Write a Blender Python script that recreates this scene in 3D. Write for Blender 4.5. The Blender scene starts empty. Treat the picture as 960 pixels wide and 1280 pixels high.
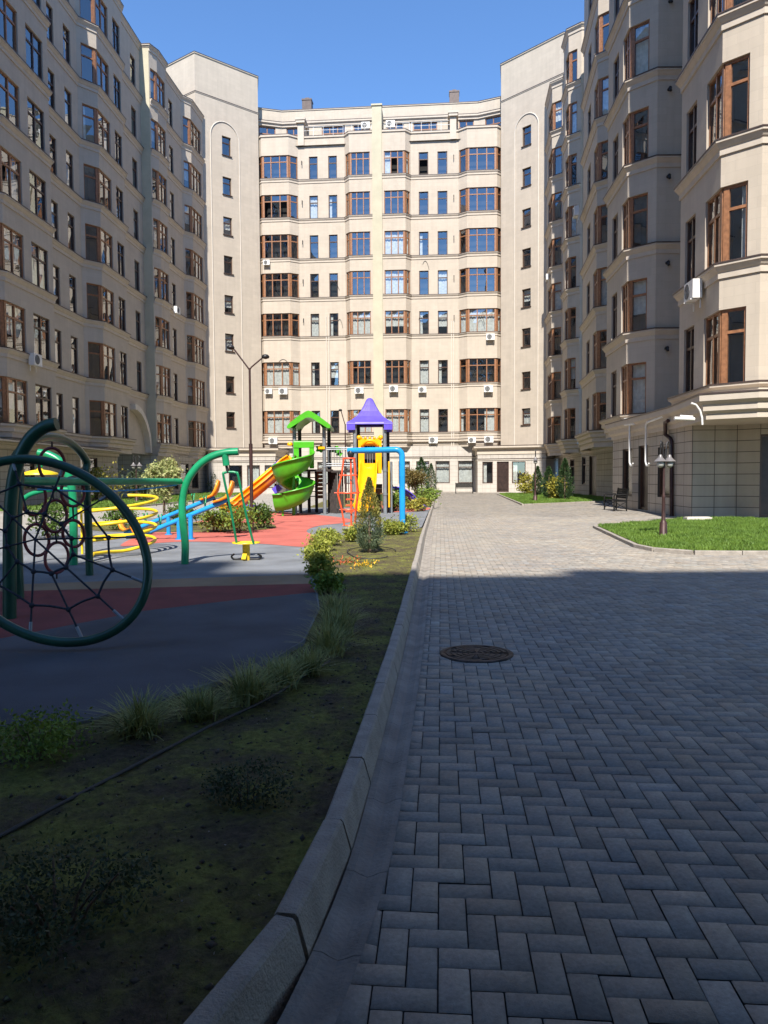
import bpy, math, random
import numpy as np
from mathutils import Vector, Matrix

random.seed(7); RNG = np.random.default_rng(11)
SC = bpy.context.scene
COL = SC.collection
R = math.radians

# ------------------------------------------------------------------ camera model (f in px of a 960x1280 frame)
FPX, CAMH, TH, PHI = 930.0, 1.40, math.atan(43/930.), 0.0065
_c, _s, _cp, _sp = math.cos(TH), math.sin(TH), math.cos(PHI), math.sin(PHI)
def ray(px, py):
    x, y = px-480, py-640
    x, y = x*_cp-y*_sp, x*_sp+y*_cp
    u, v = x/FPX, -y/FPX
    return (u, _c+v*_s, -_s+v*_c)
def gr(px, py, z=0.0):
    d = ray(px, py); k = (z-CAMH)/d[2]; return (d[0]*k, d[1]*k)
def at(px, py, Y):
    d = ray(px, py); k = Y/d[1]; return (d[0]*k, Y, CAMH+d[2]*k)
def on_line(px, py, A, B):
    """ray against the vertical plane through plan points A, B -> (s from A, z)"""
    L = math.hypot(B[0]-A[0], B[1]-A[1]); t = ((B[0]-A[0])/L, (B[1]-A[1])/L)
    d = ray(px, py); n = (-t[1], t[0])
    k = (A[0]*n[0]+A[1]*n[1])/(d[0]*n[0]+d[1]*n[1])
    x, y = d[0]*k, d[1]*k
    return ((x-A[0])*t[0]+(y-A[1])*t[1], CAMH+d[2]*k)

# ------------------------------------------------------------------ materials
MATS = {}
def _new(name):
    m = bpy.data.materials.new(name); m.use_nodes = True
    nt = m.node_tree; b = nt.nodes['Principled BSDF']
    MATS[name] = m
    return m, nt, b
def N(nt, t, **k):
    n = nt.nodes.new(t)
    for a, v in k.items():
        if a in n.inputs.keys(): n.inputs[a].default_value = v
        else: setattr(n, a, v)
    return n
def mat(name, col, rough=0.6, metal=0.0, var=0.12, scale=6.0, bump=0.0, bscale=40.0, spec=0.5, coords='Object', detail=6.0, col2=None):
    m, nt, b = _new(name)
    b.inputs['Roughness'].default_value = rough; b.inputs['Metallic'].default_value = metal
    b.inputs['Specular IOR Level'].default_value = spec
    tc = N(nt, 'ShaderNodeTexCoord')
    no = N(nt, 'ShaderNodeTexNoise'); no.inputs['Scale'].default_value = scale; no.inputs['Detail'].default_value = detail
    nt.links.new(tc.outputs[coords], no.inputs['Vector'])
    mx = N(nt, 'ShaderNodeMixRGB')
    c = np.array(col)
    a = col2 if col2 is not None else c*(1-var)
    bb = col if col2 is not None else np.clip(c*(1+var), 0, 1)
    mx.inputs[1].default_value = (*a, 1); mx.inputs[2].default_value = (*bb, 1)
    cr = N(nt, 'ShaderNodeValToRGB'); cr.color_ramp.elements[0].position = .35; cr.color_ramp.elements[1].position = .65
    nt.links.new(no.outputs['Fac'], cr.inputs['Fac']); nt.links.new(cr.outputs['Color'], mx.inputs[0])
    nt.links.new(mx.outputs[0], b.inputs['Base Color'])
    if bump:
        n2 = N(nt, 'ShaderNodeTexNoise'); n2.inputs['Scale'].default_value = bscale; n2.inputs['Detail'].default_value = 5
        nt.links.new(tc.outputs[coords], n2.inputs['Vector'])
        bp = N(nt, 'ShaderNodeBump'); bp.inputs['Strength'].default_value = bump; bp.inputs['Distance'].default_value = 0.02
        nt.links.new(n2.outputs['Fac'], bp.inputs['Height']); nt.links.new(bp.outputs[0], b.inputs['Normal'])
    return m

def wall_mat(name, col, bw, bh, mortar, mortar_col, var=0.05, bump=0.25, offset=0.5, rough=0.85, streak=0.12):
    """wall finish in UV metres: blocks with joints, blotches and faint rain streaks"""
    m, nt, b = _new(name); b.inputs['Roughness'].default_value = rough; b.inputs['Specular IOR Level'].default_value = 0.25
    tc = N(nt, 'ShaderNodeTexCoord')
    br = N(nt, 'ShaderNodeTexBrick'); br.offset = offset
    br.inputs['Scale'].default_value = 1.0; br.inputs['Brick Width'].default_value = bw; br.inputs['Row Height'].default_value = bh
    br.inputs['Mortar Size'].default_value = mortar; br.inputs['Mortar Smooth'].default_value = 0.1; br.inputs['Bias'].default_value = 0
    c = np.array(col)
    br.inputs['Color1'].default_value = (*(c*(1-var)), 1); br.inputs['Color2'].default_value = (*(c*(1+var)), 1)
    br.inputs['Mortar'].default_value = (*mortar_col, 1)
    nt.links.new(tc.outputs['UV'], br.inputs['Vector'])
    no = N(nt, 'ShaderNodeTexNoise'); no.inputs['Scale'].default_value = 0.8; no.inputs['Detail'].default_value = 8; no.inputs['Roughness'].default_value = .65
    nt.links.new(tc.outputs['Object'], no.inputs['Vector'])
    mp = N(nt, 'ShaderNodeMapping'); mp.inputs['Scale'].default_value = (2.2, 0.12, 1)
    nt.links.new(tc.outputs['UV'], mp.inputs['Vector'])
    st = N(nt, 'ShaderNodeTexNoise'); st.inputs['Scale'].default_value = 1.6; st.inputs['Detail'].default_value = 6
    nt.links.new(mp.outputs[0], st.inputs['Vector'])
    m1 = N(nt, 'ShaderNodeMapRange'); m1.inputs[1].default_value = .3; m1.inputs[2].default_value = .7; m1.inputs[3].default_value = 1-streak; m1.inputs[4].default_value = 1+streak*.6
    nt.links.new(no.outputs['Fac'], m1.inputs[0])
    m2 = N(nt, 'ShaderNodeMapRange'); m2.inputs[1].default_value = .35; m2.inputs[2].default_value = .7; m2.inputs[3].default_value = 1.03; m2.inputs[4].default_value = 1-streak*.8
    nt.links.new(st.outputs['Fac'], m2.inputs[0])
    mu = N(nt, 'ShaderNodeMath', operation='MULTIPLY'); nt.links.new(m1.outputs[0], mu.inputs[0]); nt.links.new(m2.outputs[0], mu.inputs[1])
    vm = N(nt, 'ShaderNodeVectorMath', operation='SCALE'); nt.links.new(br.outputs['Color'], vm.inputs[0]); nt.links.new(mu.outputs[0], vm.inputs['Scale'])
    nt.links.new(vm.outputs[0], b.inputs['Base Color'])
    fn = N(nt, 'ShaderNodeTexNoise'); fn.inputs['Scale'].default_value = 45; fn.inputs['Detail'].default_value = 4
    nt.links.new(tc.outputs['Object'], fn.inputs['Vector'])
    ad = N(nt, 'ShaderNodeMath', operation='MULTIPLY_ADD'); ad.inputs[1].default_value = -1.2
    nt.links.new(br.outputs['Fac'], ad.inputs[0]); nt.links.new(fn.outputs['Fac'], ad.inputs[2])
    bp = N(nt, 'ShaderNodeBump'); bp.inputs['Strength'].default_value = bump; bp.inputs['Distance'].default_value = 0.012
    nt.links.new(ad.outputs[0], bp.inputs['Height']); nt.links.new(bp.outputs[0], b.inputs['Normal'])
    return m

wall_mat('stucco', (.49, .425, .347), .62, .31, .006, (.45, .39, .32), var=.03, bump=.25, streak=.06)
wall_mat('stone_tile', (.45, .40, .335), .72, .36, .011, (.10, .09, .075), var=.05, bump=.35, offset=0.0)
wall_mat('stone_light', (.50, .46, .41), .72, .36, .010, (.33, .30, .26), var=.04, bump=.3, offset=0.0)
wall_mat('pale_plaster', (.60, .55, .40), .9, .38, .008, (.50, .46, .34), var=.02, bump=.2)
mat('trim', (.50, .435, .36), .8, var=.05, scale=3, bump=.15)
mat('trim_pale', (.60, .55, .48), .8, var=.05, scale=3, bump=.1)
mat('flashing', (.075, .052, .045), .45, metal=.2, var=.2)
mat('roofing', (.16, .14, .13), .7, var=.2, scale=2)
mat('wood_frame', (.275, .125, .058), .45, var=.22, scale=9)
mat('dark_frame', (.07, .035, .022), .45, var=.25, scale=9)
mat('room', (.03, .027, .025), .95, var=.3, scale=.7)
mat('curtain', (.75, .75, .71), .9, var=.16, scale=5)
mat('door_dark', (.035, .02, .016), .4, var=.3, scale=5)
mat('tinted_glass', (.012, .010, .010), .12, var=.1, spec=.35)
mat('white_metal', (.72, .72, .70), .45, var=.05)
mat('white_plastic', (.72, .71, .68), .5, var=.06, scale=3)
mat('grey_grille', (.18, .18, .18), .6, var=.2)
mat('black_metal', (.022, .021, .022), .45, metal=.3, var=.3)
mat('bench_paint', (.012, .012, .012), .8, var=.2, spec=.15)
mat('brown_metal', (.055, .026, .023), .5, metal=.3, var=.25)
mat('iron', (.055, .045, .04), .65, metal=.6, var=.5, scale=14, bump=.4, bscale=60)
mat('dark_green', (.010, .062, .036), .35, var=.25, scale=5)
mat('green_metal', (.012, .25, .105), .32, var=.15, scale=5)
mat('green_plastic', (.075, .39, .016), .34, var=.10, scale=4)
mat('yellow_plastic', (.84, .41, .004), .34, var=.07, scale=4)
mat('yellow_metal', (.80, .55, .02), .38, var=.1, scale=6)
mat('orange_plastic', (.84, .28, .012), .36, var=.08, scale=4)
mat('purple_plastic', (.105, .072, .52), .40, var=.08, scale=4)
mat('blue_metal', (.012, .27, .62), .32, var=.1, scale=4)
mat('red_metal', (.74, .09, .028), .38, var=.12, scale=6)
mat('red_ring', (.16, .018, .02), .45, var=.2)
mat('rope', (.020, .022, .032), .8, var=.4, scale=60)
mat('grey_metal', (.26, .28, .30), .42, metal=.4, var=.1)
mat('brown_board', (.17, .080, .03), .7, var=.35, scale=7)
mat('dark_board', (.032, .024, .022), .7, var=.35, scale=9)
mat('glass_globe', (.40, .40, .38), .15, var=.05)
mat('lamp_lens', (.16, .15, .15), .3, var=.05)
mat('kerb_stone', (.32, .285, .245), .9, var=.14, scale=9, bump=.5, bscale=90)
mat('gutter_stone', (.28, .25, .215), .9, var=.2, scale=4, bump=.35, bscale=50)
mat('joint_sand', (.10, .088, .075), .95, var=.3, scale=30)
mat('rubber_navy_shaded', (.080, .083, .095), .93, var=.22, scale=1.4, bump=.6, bscale=160, detail=12)  # dark blue-grey near zone, with its shade also put into the colour
mat('rubber_red_shaded', (.20, .040, .038), .93, var=.12, scale=3, bump=.5, bscale=160)  # red band with its shade put into the colour
mat('rubber_grey', (.185, .195, .21), .93, var=.18, scale=1.4, bump=.6, bscale=160, detail=12)
mat('rubber_red', (.50, .125, .095), .93, var=.16, scale=1.4, bump=.6, bscale=160, detail=12)
mat('rubber_tan', (.30, .20, .12), .93, var=.16, scale=1.4, bump=.6, bscale=160, detail=12)
mat('hose', (.035, .032, .03), .6, var=.3)
mat('bark', (.16, .11, .075), .9, var=.35, scale=14, bump=.6)
mat('earth', (.11, .09, .06), .95, var=.3, scale=4)
mat('paper', (.6, .58, .55), .8)

def leaf_mat(name, col, var=.35, scale=5.0, trans=.25, col2=None):
    m = mat(name, col, .55, var=var, scale=scale, col2=col2, spec=.3)
    nt = m.node_tree; b = nt.nodes['Principled BSDF']; out = [n for n in nt.nodes if n.type == 'OUTPUT_MATERIAL'][0]
    tr = N(nt, 'ShaderNodeBsdfTranslucent'); src = b.inputs['Base Color'].links[0].from_socket
    nt.links.new(src, tr.inputs['Color'])
    mx = N(nt, 'ShaderNodeMixShader'); mx.inputs[0].default_value = trans
    nt.links.new(b.outputs[0], mx.inputs[1]); nt.links.new(tr.outputs[0], mx.inputs[2]); nt.links.new(mx.outputs[0], out.inputs['Surface'])
    return m
leaf_mat('leaf_yellowgreen', (.40, .40, .07), scale=9, col2=(.16, .21, .03))
leaf_mat('leaf_variegated', (.52, .50, .24), scale=9, col2=(.20, .26, .07))
leaf_mat('leaf_green', (.115, .19, .035), scale=8, col2=(.055, .10, .02))
leaf_mat('leaf_fresh', (.25, .33, .05), scale=8, col2=(.09, .16, .03))
leaf_mat('leaf_gold', (.44, .37, .06), scale=9, col2=(.20, .22, .04))
leaf_mat('leaf_conifer', (.055, .105, .035), scale=7, col2=(.025, .055, .02))
leaf_mat('leaf_juniper', (.175, .22, .13), scale=8, col2=(.075, .11, .06))
leaf_mat('leaf_juniper_gold', (.34, .29, .06), scale=8, col2=(.14, .15, .04))
leaf_mat('leaf_rust', (.20, .13, .04), scale=9, col2=(.10, .10, .03))
leaf_mat('leaf_dull', (.085, .11, .055), scale=9, col2=(.035, .055, .03))
leaf_mat('blade', (.44, .44, .17), scale=9, col2=(.19, .22, .07))
leaf_mat('lawn_blade', (.17, .275, .045), scale=1.3, col2=(.105, .19, .03), trans=.3)
leaf_mat('moss_blade', (.21, .23, .055), scale=3, col2=(.11, .13, .035))
mat('clod', (.085, .068, .048), .95, var=.4, scale=3)
leaf_mat('petal_red', (.5, .12, .05), scale=9)
leaf_mat('petal_yellow', (.75, .42, .03), scale=9)

def glass_mat():
    m, nt, b = _new('window_glass'); nt.nodes.remove(b)
    out = [n for n in nt.nodes if n.type == 'OUTPUT_MATERIAL'][0]
    tc = N(nt, 'ShaderNodeTexCoord'); no = N(nt, 'ShaderNodeTexNoise'); no.inputs['Scale'].default_value = .9; no.inputs['Detail'].default_value = 1
    nt.links.new(tc.outputs['Object'], no.inputs['Vector'])
    bp = N(nt, 'ShaderNodeBump'); bp.inputs['Strength'].default_value = .06; bp.inputs['Distance'].default_value = .05
    nt.links.new(no.outputs['Fac'], bp.inputs['Height'])
    gl = N(nt, 'ShaderNodeBsdfGlossy'); gl.inputs['Roughness'].default_value = 0.0; gl.inputs['Color'].default_value = (.93, .95, .97, 1)
    nt.links.new(bp.outputs[0], gl.inputs['Normal'])
    tr = N(nt, 'ShaderNodeBsdfTransparent'); tr.inputs['Color'].default_value = (.84, .87, .87, 1)
    lw = N(nt, 'ShaderNodeLayerWeight'); pw = N(nt, 'ShaderNodeMath', operation='POWER'); pw.inputs[1].default_value = 4.0
    nt.links.new(lw.outputs['Facing'], pw.inputs[0])
    ma = N(nt, 'ShaderNodeMath', operation='MULTIPLY_ADD'); ma.inputs[1].default_value = .72; ma.inputs[2].default_value = .24
    ma.use_clamp = True
    nt.links.new(pw.outputs[0], ma.inputs[0])
    mx = N(nt, 'ShaderNodeMixShader'); nt.links.new(ma.outputs[0], mx.inputs[0])
    nt.links.new(tr.outputs[0], mx.inputs[1]); nt.links.new(gl.outputs[0], mx.inputs[2]); nt.links.new(mx.outputs[0], out.inputs['Surface'])
glass_mat()

def soil_mat():
    m, nt, b = _new('mossy_soil'); b.inputs['Roughness'].default_value = .97; b.inputs['Specular IOR Level'].default_value = .15
    tc = N(nt, 'ShaderNodeTexCoord')
    n1 = N(nt, 'ShaderNodeTexNoise'); n1.inputs['Scale'].default_value = 2.6; n1.inputs['Detail'].default_value = 11; n1.inputs['Roughness'].default_value = .7
    n2 = N(nt, 'ShaderNodeTexNoise'); n2.inputs['Scale'].default_value = 26; n2.inputs['Detail'].default_value = 6; n2.inputs['Roughness'].default_value = .7
    for n in (n1, n2): nt.links.new(tc.outputs['Object'], n.inputs['Vector'])
    r1 = N(nt, 'ShaderNodeValToRGB'); e = r1.color_ramp.elements
    e[0].position = .40; e[0].color = (.092, .072, .048, 1); e[1].position = .58; e[1].color = (.165, .165, .045, 1)
    x = r1.color_ramp.elements.new(.50); x.color = (.118, .108, .042, 1)
    nt.links.new(n1.outputs['Fac'], r1.inputs['Fac'])
    mr = N(nt, 'ShaderNodeMapRange'); mr.inputs[1].default_value = .3; mr.inputs[2].default_value = .7; mr.inputs[3].default_value = .55; mr.inputs[4].default_value = 1.45
    nt.links.new(n2.outputs['Fac'], mr.inputs[0])
    vm = N(nt, 'ShaderNodeVectorMath', operation='SCALE'); nt.links.new(r1.outputs[0], vm.inputs[0]); nt.links.new(mr.outputs[0], vm.inputs['Scale'])
    nt.links.new(vm.outputs[0], b.inputs['Base Color'])
    bp = N(nt, 'ShaderNodeBump'); bp.inputs['Strength'].default_value = .8; bp.inputs['Distance'].default_value = .03
    nt.links.new(n2.outputs['Fac'], bp.inputs['Height']); nt.links.new(bp.outputs[0], b.inputs['Normal'])
soil_mat()

def paver_mat():
    m, nt, b = _new('paver'); b.inputs['Roughness'].default_value = .88; b.inputs['Specular IOR Level'].default_value = .3
    at_ = N(nt, 'ShaderNodeAttribute', attribute_name='tint')
    tc = N(nt, 'ShaderNodeTexCoord')
    n1 = N(nt, 'ShaderNodeTexNoise'); n1.inputs['Scale'].default_value = .55; n1.inputs['Detail'].default_value = 7; n1.inputs['Roughness'].default_value = .6
    n2 = N(nt, 'ShaderNodeTexNoise'); n2.inputs['Scale'].default_value = 55; n2.inputs['Detail'].default_value = 5; n2.inputs['Roughness'].default_value = .75
    for n in (n1, n2): nt.links.new(tc.outputs['Object'], n.inputs['Vector'])
    r1 = N(nt, 'ShaderNodeValToRGB'); e = r1.color_ramp.elements
    e[0].position = .36; e[0].color = (.282, .256, .226, 1); e[1].position = .66; e[1].color = (.348, .308, .252, 1)
    nt.links.new(n1.outputs['Fac'], r1.inputs['Fac'])
    mr = N(nt, 'ShaderNodeMapRange'); mr.inputs[1].default_value = .3; mr.inputs[2].default_value = .7; mr.inputs[3].default_value = .78; mr.inputs[4].default_value = 1.2
    nt.links.new(n2.outputs['Fac'], mr.inputs[0])
    mu = N(nt, 'ShaderNodeVectorMath', operation='MULTIPLY'); nt.links.new(r1.outputs[0], mu.inputs[0]); nt.links.new(at_.outputs['Color'], mu.inputs[1])
    n3 = N(nt, 'ShaderNodeTexNoise'); n3.inputs['Scale'].default_value = 3.2; n3.inputs['Detail'].default_value = 10; n3.inputs['Roughness'].default_value = .72; nt.links.new(tc.outputs['Object'], n3.inputs['Vector'])
    m3 = N(nt, 'ShaderNodeMapRange'); m3.inputs[1].default_value = .34; m3.inputs[2].default_value = .62; m3.inputs[3].default_value = .80; m3.inputs[4].default_value = 1.08; nt.links.new(n3.outputs['Fac'], m3.inputs[0])
    m4 = N(nt, 'ShaderNodeMath', operation='MULTIPLY'); nt.links.new(mr.outputs[0], m4.inputs[0]); nt.links.new(m3.outputs[0], m4.inputs[1]); mr = m4
    vm = N(nt, 'ShaderNodeVectorMath', operation='SCALE'); nt.links.new(mu.outputs[0], vm.inputs[0]); nt.links.new(mr.outputs[0], vm.inputs['Scale'])
    nt.links.new(vm.outputs[0], b.inputs['Base Color'])
    bp = N(nt, 'ShaderNodeBump'); bp.inputs['Strength'].default_value = .35; bp.inputs['Distance'].default_value = .006
    nt.links.new(n2.outputs['Fac'], bp.inputs['Height']); nt.links.new(bp.outputs[0], b.inputs['Normal'])
paver_mat()
wall_mat('paving_far', (.36, .335, .30), .2, .1, .004, (.16, .15, .13), var=.08, bump=.2)
wall_mat('footpath_slab', (.42, .39, .345), .5, .5, .008, (.2, .19, .17), var=.06, bump=.2, offset=0.)

# ------------------------------------------------------------------ mesh helpers
class MB:
    def __init__(s): s.v = []; s.f = []; s.m = []; s.uv = []; s.sm = []
    def face(s, pts, mi=0, uv=None, smooth=False):
        i = len(s.v); s.v.extend([tuple(p) for p in pts]); s.f.append(tuple(range(i, i+len(pts)))); s.m.append(mi)
        s.uv.append(uv if uv is not None else [(0, 0)]*len(pts)); s.sm.append(smooth)
    def grid(s, rings, closed=False, caps=False, mi=0, smooth=True):
        i0 = len(s.v); n = len(rings[0])
        for r in rings: s.v.extend([tuple(p) for p in r])
        for a in range(len(rings)-1):
            for b in range(n if closed else n-1):
                c = (b+1) % n
                s.f.append((i0+a*n+b, i0+a*n+c, i0+(a+1)*n+c, i0+(a+1)*n+b)); s.m.append(mi); s.uv.append([(0, 0)]*4); s.sm.append(smooth)
        if caps:
            s.face(list(reversed(rings[0])), mi); s.face(rings[-1], mi)
    def obox(s, c, t, hw, hd, z0, z1, mi=0):
        """box round plan point c: tangent t (2D), half width hw along t, half depth hd across"""
        n = (t[1], -t[0])
        P = [(c[0]+a*hw*t[0]+b*hd*n[0], c[1]+a*hw*t[1]+b*hd*n[1]) for a, b in ((-1, 1), (1, 1), (1, -1), (-1, -1))]
        lo = [(x, y, z0) for x, y in P]; hi = [(x, y, z1) for x, y in P]
        s.face([lo[3], lo[2], lo[1], lo[0]], mi); s.face(hi, mi)
        for k in range(4):
            j = (k+1) % 4; s.face([lo[k], lo[j], hi[j], hi[k]], mi)
    def box(s, x0, x1, y0, y1, z0, z1, mi=0):
        s.obox(((x0+x1)/2, (y0+y1)/2), (1, 0), (x1-x0)/2, (y1-y0)/2, z0, z1, mi)
    def beam(s, a, b, w, h, up=(0, 0, 1), mi=0):
        a, b = Vector(a), Vector(b); d = (b-a).normalized(); u = Vector(up)
        if abs(d.dot(u)) > .98: u = Vector((0, 1, 0))
        sd = d.cross(u).normalized(); u = sd.cross(d)
        q = [(-1, -1), (1, -1), (1, 1), (-1, 1)]
        ra = [a+sd*(x*w/2)+u*(y*h/2) for x, y in q]; rb = [b+sd*(x*w/2)+u*(y*h/2) for x, y in q]
        s.face(list(reversed(ra)), mi) if False else s.face(ra, mi)
        s.face(list(reversed(rb)), mi)
        for k in range(4):
            j = (k+1) % 4; s.face([ra[j], ra[k], rb[k], rb[j]], mi)
    def tube(s, pts, r, n=10, closed=False, mi=0, caps=True):
        P = [Vector(p) for p in pts]; m = len(P)
        rr = r if isinstance(r, (list, tuple)) else [r]*m
        T = []
        for i in range(m):
            if closed: t = P[(i+1) % m]-P[i-1]
            else: t = P[min(i+1, m-1)]-P[max(i-1, 0)]
            T.append(t.normalized())
        ref = Vector((0, 0, 1)) if abs(T[0].z) < .9 else Vector((1, 0, 0))
        nn = T[0].cross(ref).normalized(); rings = []
        for i in range(m):
            nn = (nn-T[i]*nn.dot(T[i])).normalized(); bb = T[i].cross(nn)
            rings.append([P[i]+(nn*math.cos(2*math.pi*k/n)+bb*math.sin(2*math.pi*k/n))*rr[i] for k in range(n)])
        if closed: rings.append(rings[0])
        s.grid(rings, closed=True, caps=(caps and not closed), mi=mi)
    def lathe(s, c, prof, n=16, mi=0, caps=True):
        rings = [[(c[0]+r*math.cos(2*math.pi*k/n), c[1]+r*math.sin(2*math.pi*k/n), c[2]+z) for k in range(n)] for r, z in prof]
        s.grid(rings, closed=True, caps=caps, mi=mi)
    def ball(s, c, r, n=14, mi=0, sz=1.0):
        prof = [(max(r*math.sin(a), r*.02), -r*sz*math.cos(a)) for a in [math.pi*i/9 for i in range(10)]]
        s.lathe(c, prof, n, mi)
    def build(s, name, mats, parent=None):
        me = bpy.data.meshes.new(name); me.from_pydata(s.v, [], s.f)
        if isinstance(mats, str): mats = [mats]
        for k in mats: me.materials.append(MATS[k])
        me.polygons.foreach_set('material_index', s.m)
        me.polygons.foreach_set('use_smooth', s.sm)
        uvl = me.uv_layers.new(name='UVMap'); flat = [c for u in s.uv for p in u for c in p]
        if len(flat) == 2*len(me.loops): uvl.data.foreach_set('uv', flat)
        me.update()
        return link(name, me, parent)
def link(name, me, parent=None):
    o = bpy.data.objects.new(name, me); COL.objects.link(o)
    if parent is not None: o.parent = parent; o.matrix_parent_inverse = Matrix.Translation(parent.location).inverted() if parent.type == 'EMPTY' and parent.parent is None and not parent.get('local') else Matrix()
    return o
def tag(o, label=None, cat=None, group=None, kind=None):
    if label: o['label'] = label
    if cat: o['category'] = cat
    if group: o['group'] = group
    if kind: o['kind'] = kind
    return o
def empty(name, loc, label, cat, group=None, local=False, rz=0.0):
    o = bpy.data.objects.new(name, None); COL.objects.link(o); o.location = loc; o.rotation_euler.z = rz
    o.empty_display_size = .3
    if local: o['local'] = True
    return tag(o, label, cat, group)
def copy_tree(o, parent=None):
    c = o.copy(); COL.objects.link(c); c.parent = parent
    for ch in list(o.children): copy_tree(ch, c)
    return c
def np_mesh(name, V, F, m, parent=None, tint=None, smooth=False):
    me = bpy.data.meshes.new(name); V = np.asarray(V, dtype=np.float32); F = np.asarray(F, dtype=np.int32)
    k = F.shape[1]
    me.vertices.add(len(V)); me.vertices.foreach_set('co', V.ravel())
    me.loops.add(F.size); me.loops.foreach_set('vertex_index', F.ravel())
    me.polygons.add(len(F)); me.polygons.foreach_set('loop_start', np.arange(0, F.size, k, dtype=np.int32))
    me.polygons.foreach_set('loop_total', np.full(len(F), k, dtype=np.int32))
    if smooth: me.polygons.foreach_set('use_smooth', np.ones(len(F), dtype=bool))
    me.update(calc_edges=True); me.validate()
    if tint is not None:
        a = me.color_attributes.new('tint', 'FLOAT_COLOR', 'POINT'); a.data.foreach_set('color', np.asarray(tint, dtype=np.float32).ravel())
    me.materials.append(MATS[m])
    return link(name, me, parent)

# ------------------------------------------------------------------ facade builder
def miter(pts, d, i0=None):
    """offset an open plan polyline by d to its right-hand (outer) side"""
    out = []; n = len(pts)
    for i in range(n):
        ns = []
        if i > 0:
            a, b = pts[i-1], pts[i]; L = math.hypot(b[0]-a[0], b[1]-a[1]); ns.append(((b[1]-a[1])/L, -(b[0]-a[0])/L))
        if i < n-1:
            a, b = pts[i], pts[i+1]; L = math.hypot(b[0]-a[0], b[1]-a[1]); ns.append(((b[1]-a[1])/L, -(b[0]-a[0])/L))
        if len(ns) == 1: m = ns[0]; k = 1
        else:
            m = (ns[0][0]+ns[1][0], ns[0][1]+ns[1][1]); L = math.hypot(*m)
            if L < 1e-6: m = ns[0]; k = 1
            else:
                m = (m[0]/L, m[1]/L); k = 1/max(.35, m[0]*ns[0][0]+m[1]*ns[0][1])
        out.append((pts[i][0]+m[0]*d*k, pts[i][1]+m[1]*d*k))
    return out
def seglen(pts, i): return math.hypot(pts[i+1][0]-pts[i][0], pts[i+1][1]-pts[i][1])
def onseg(pts, i, s):
    L = seglen(pts, i); k = s/L
    return (pts[i][0]+(pts[i+1][0]-pts[i][0])*k, pts[i][1]+(pts[i+1][1]-pts[i][1])*k)

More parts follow.
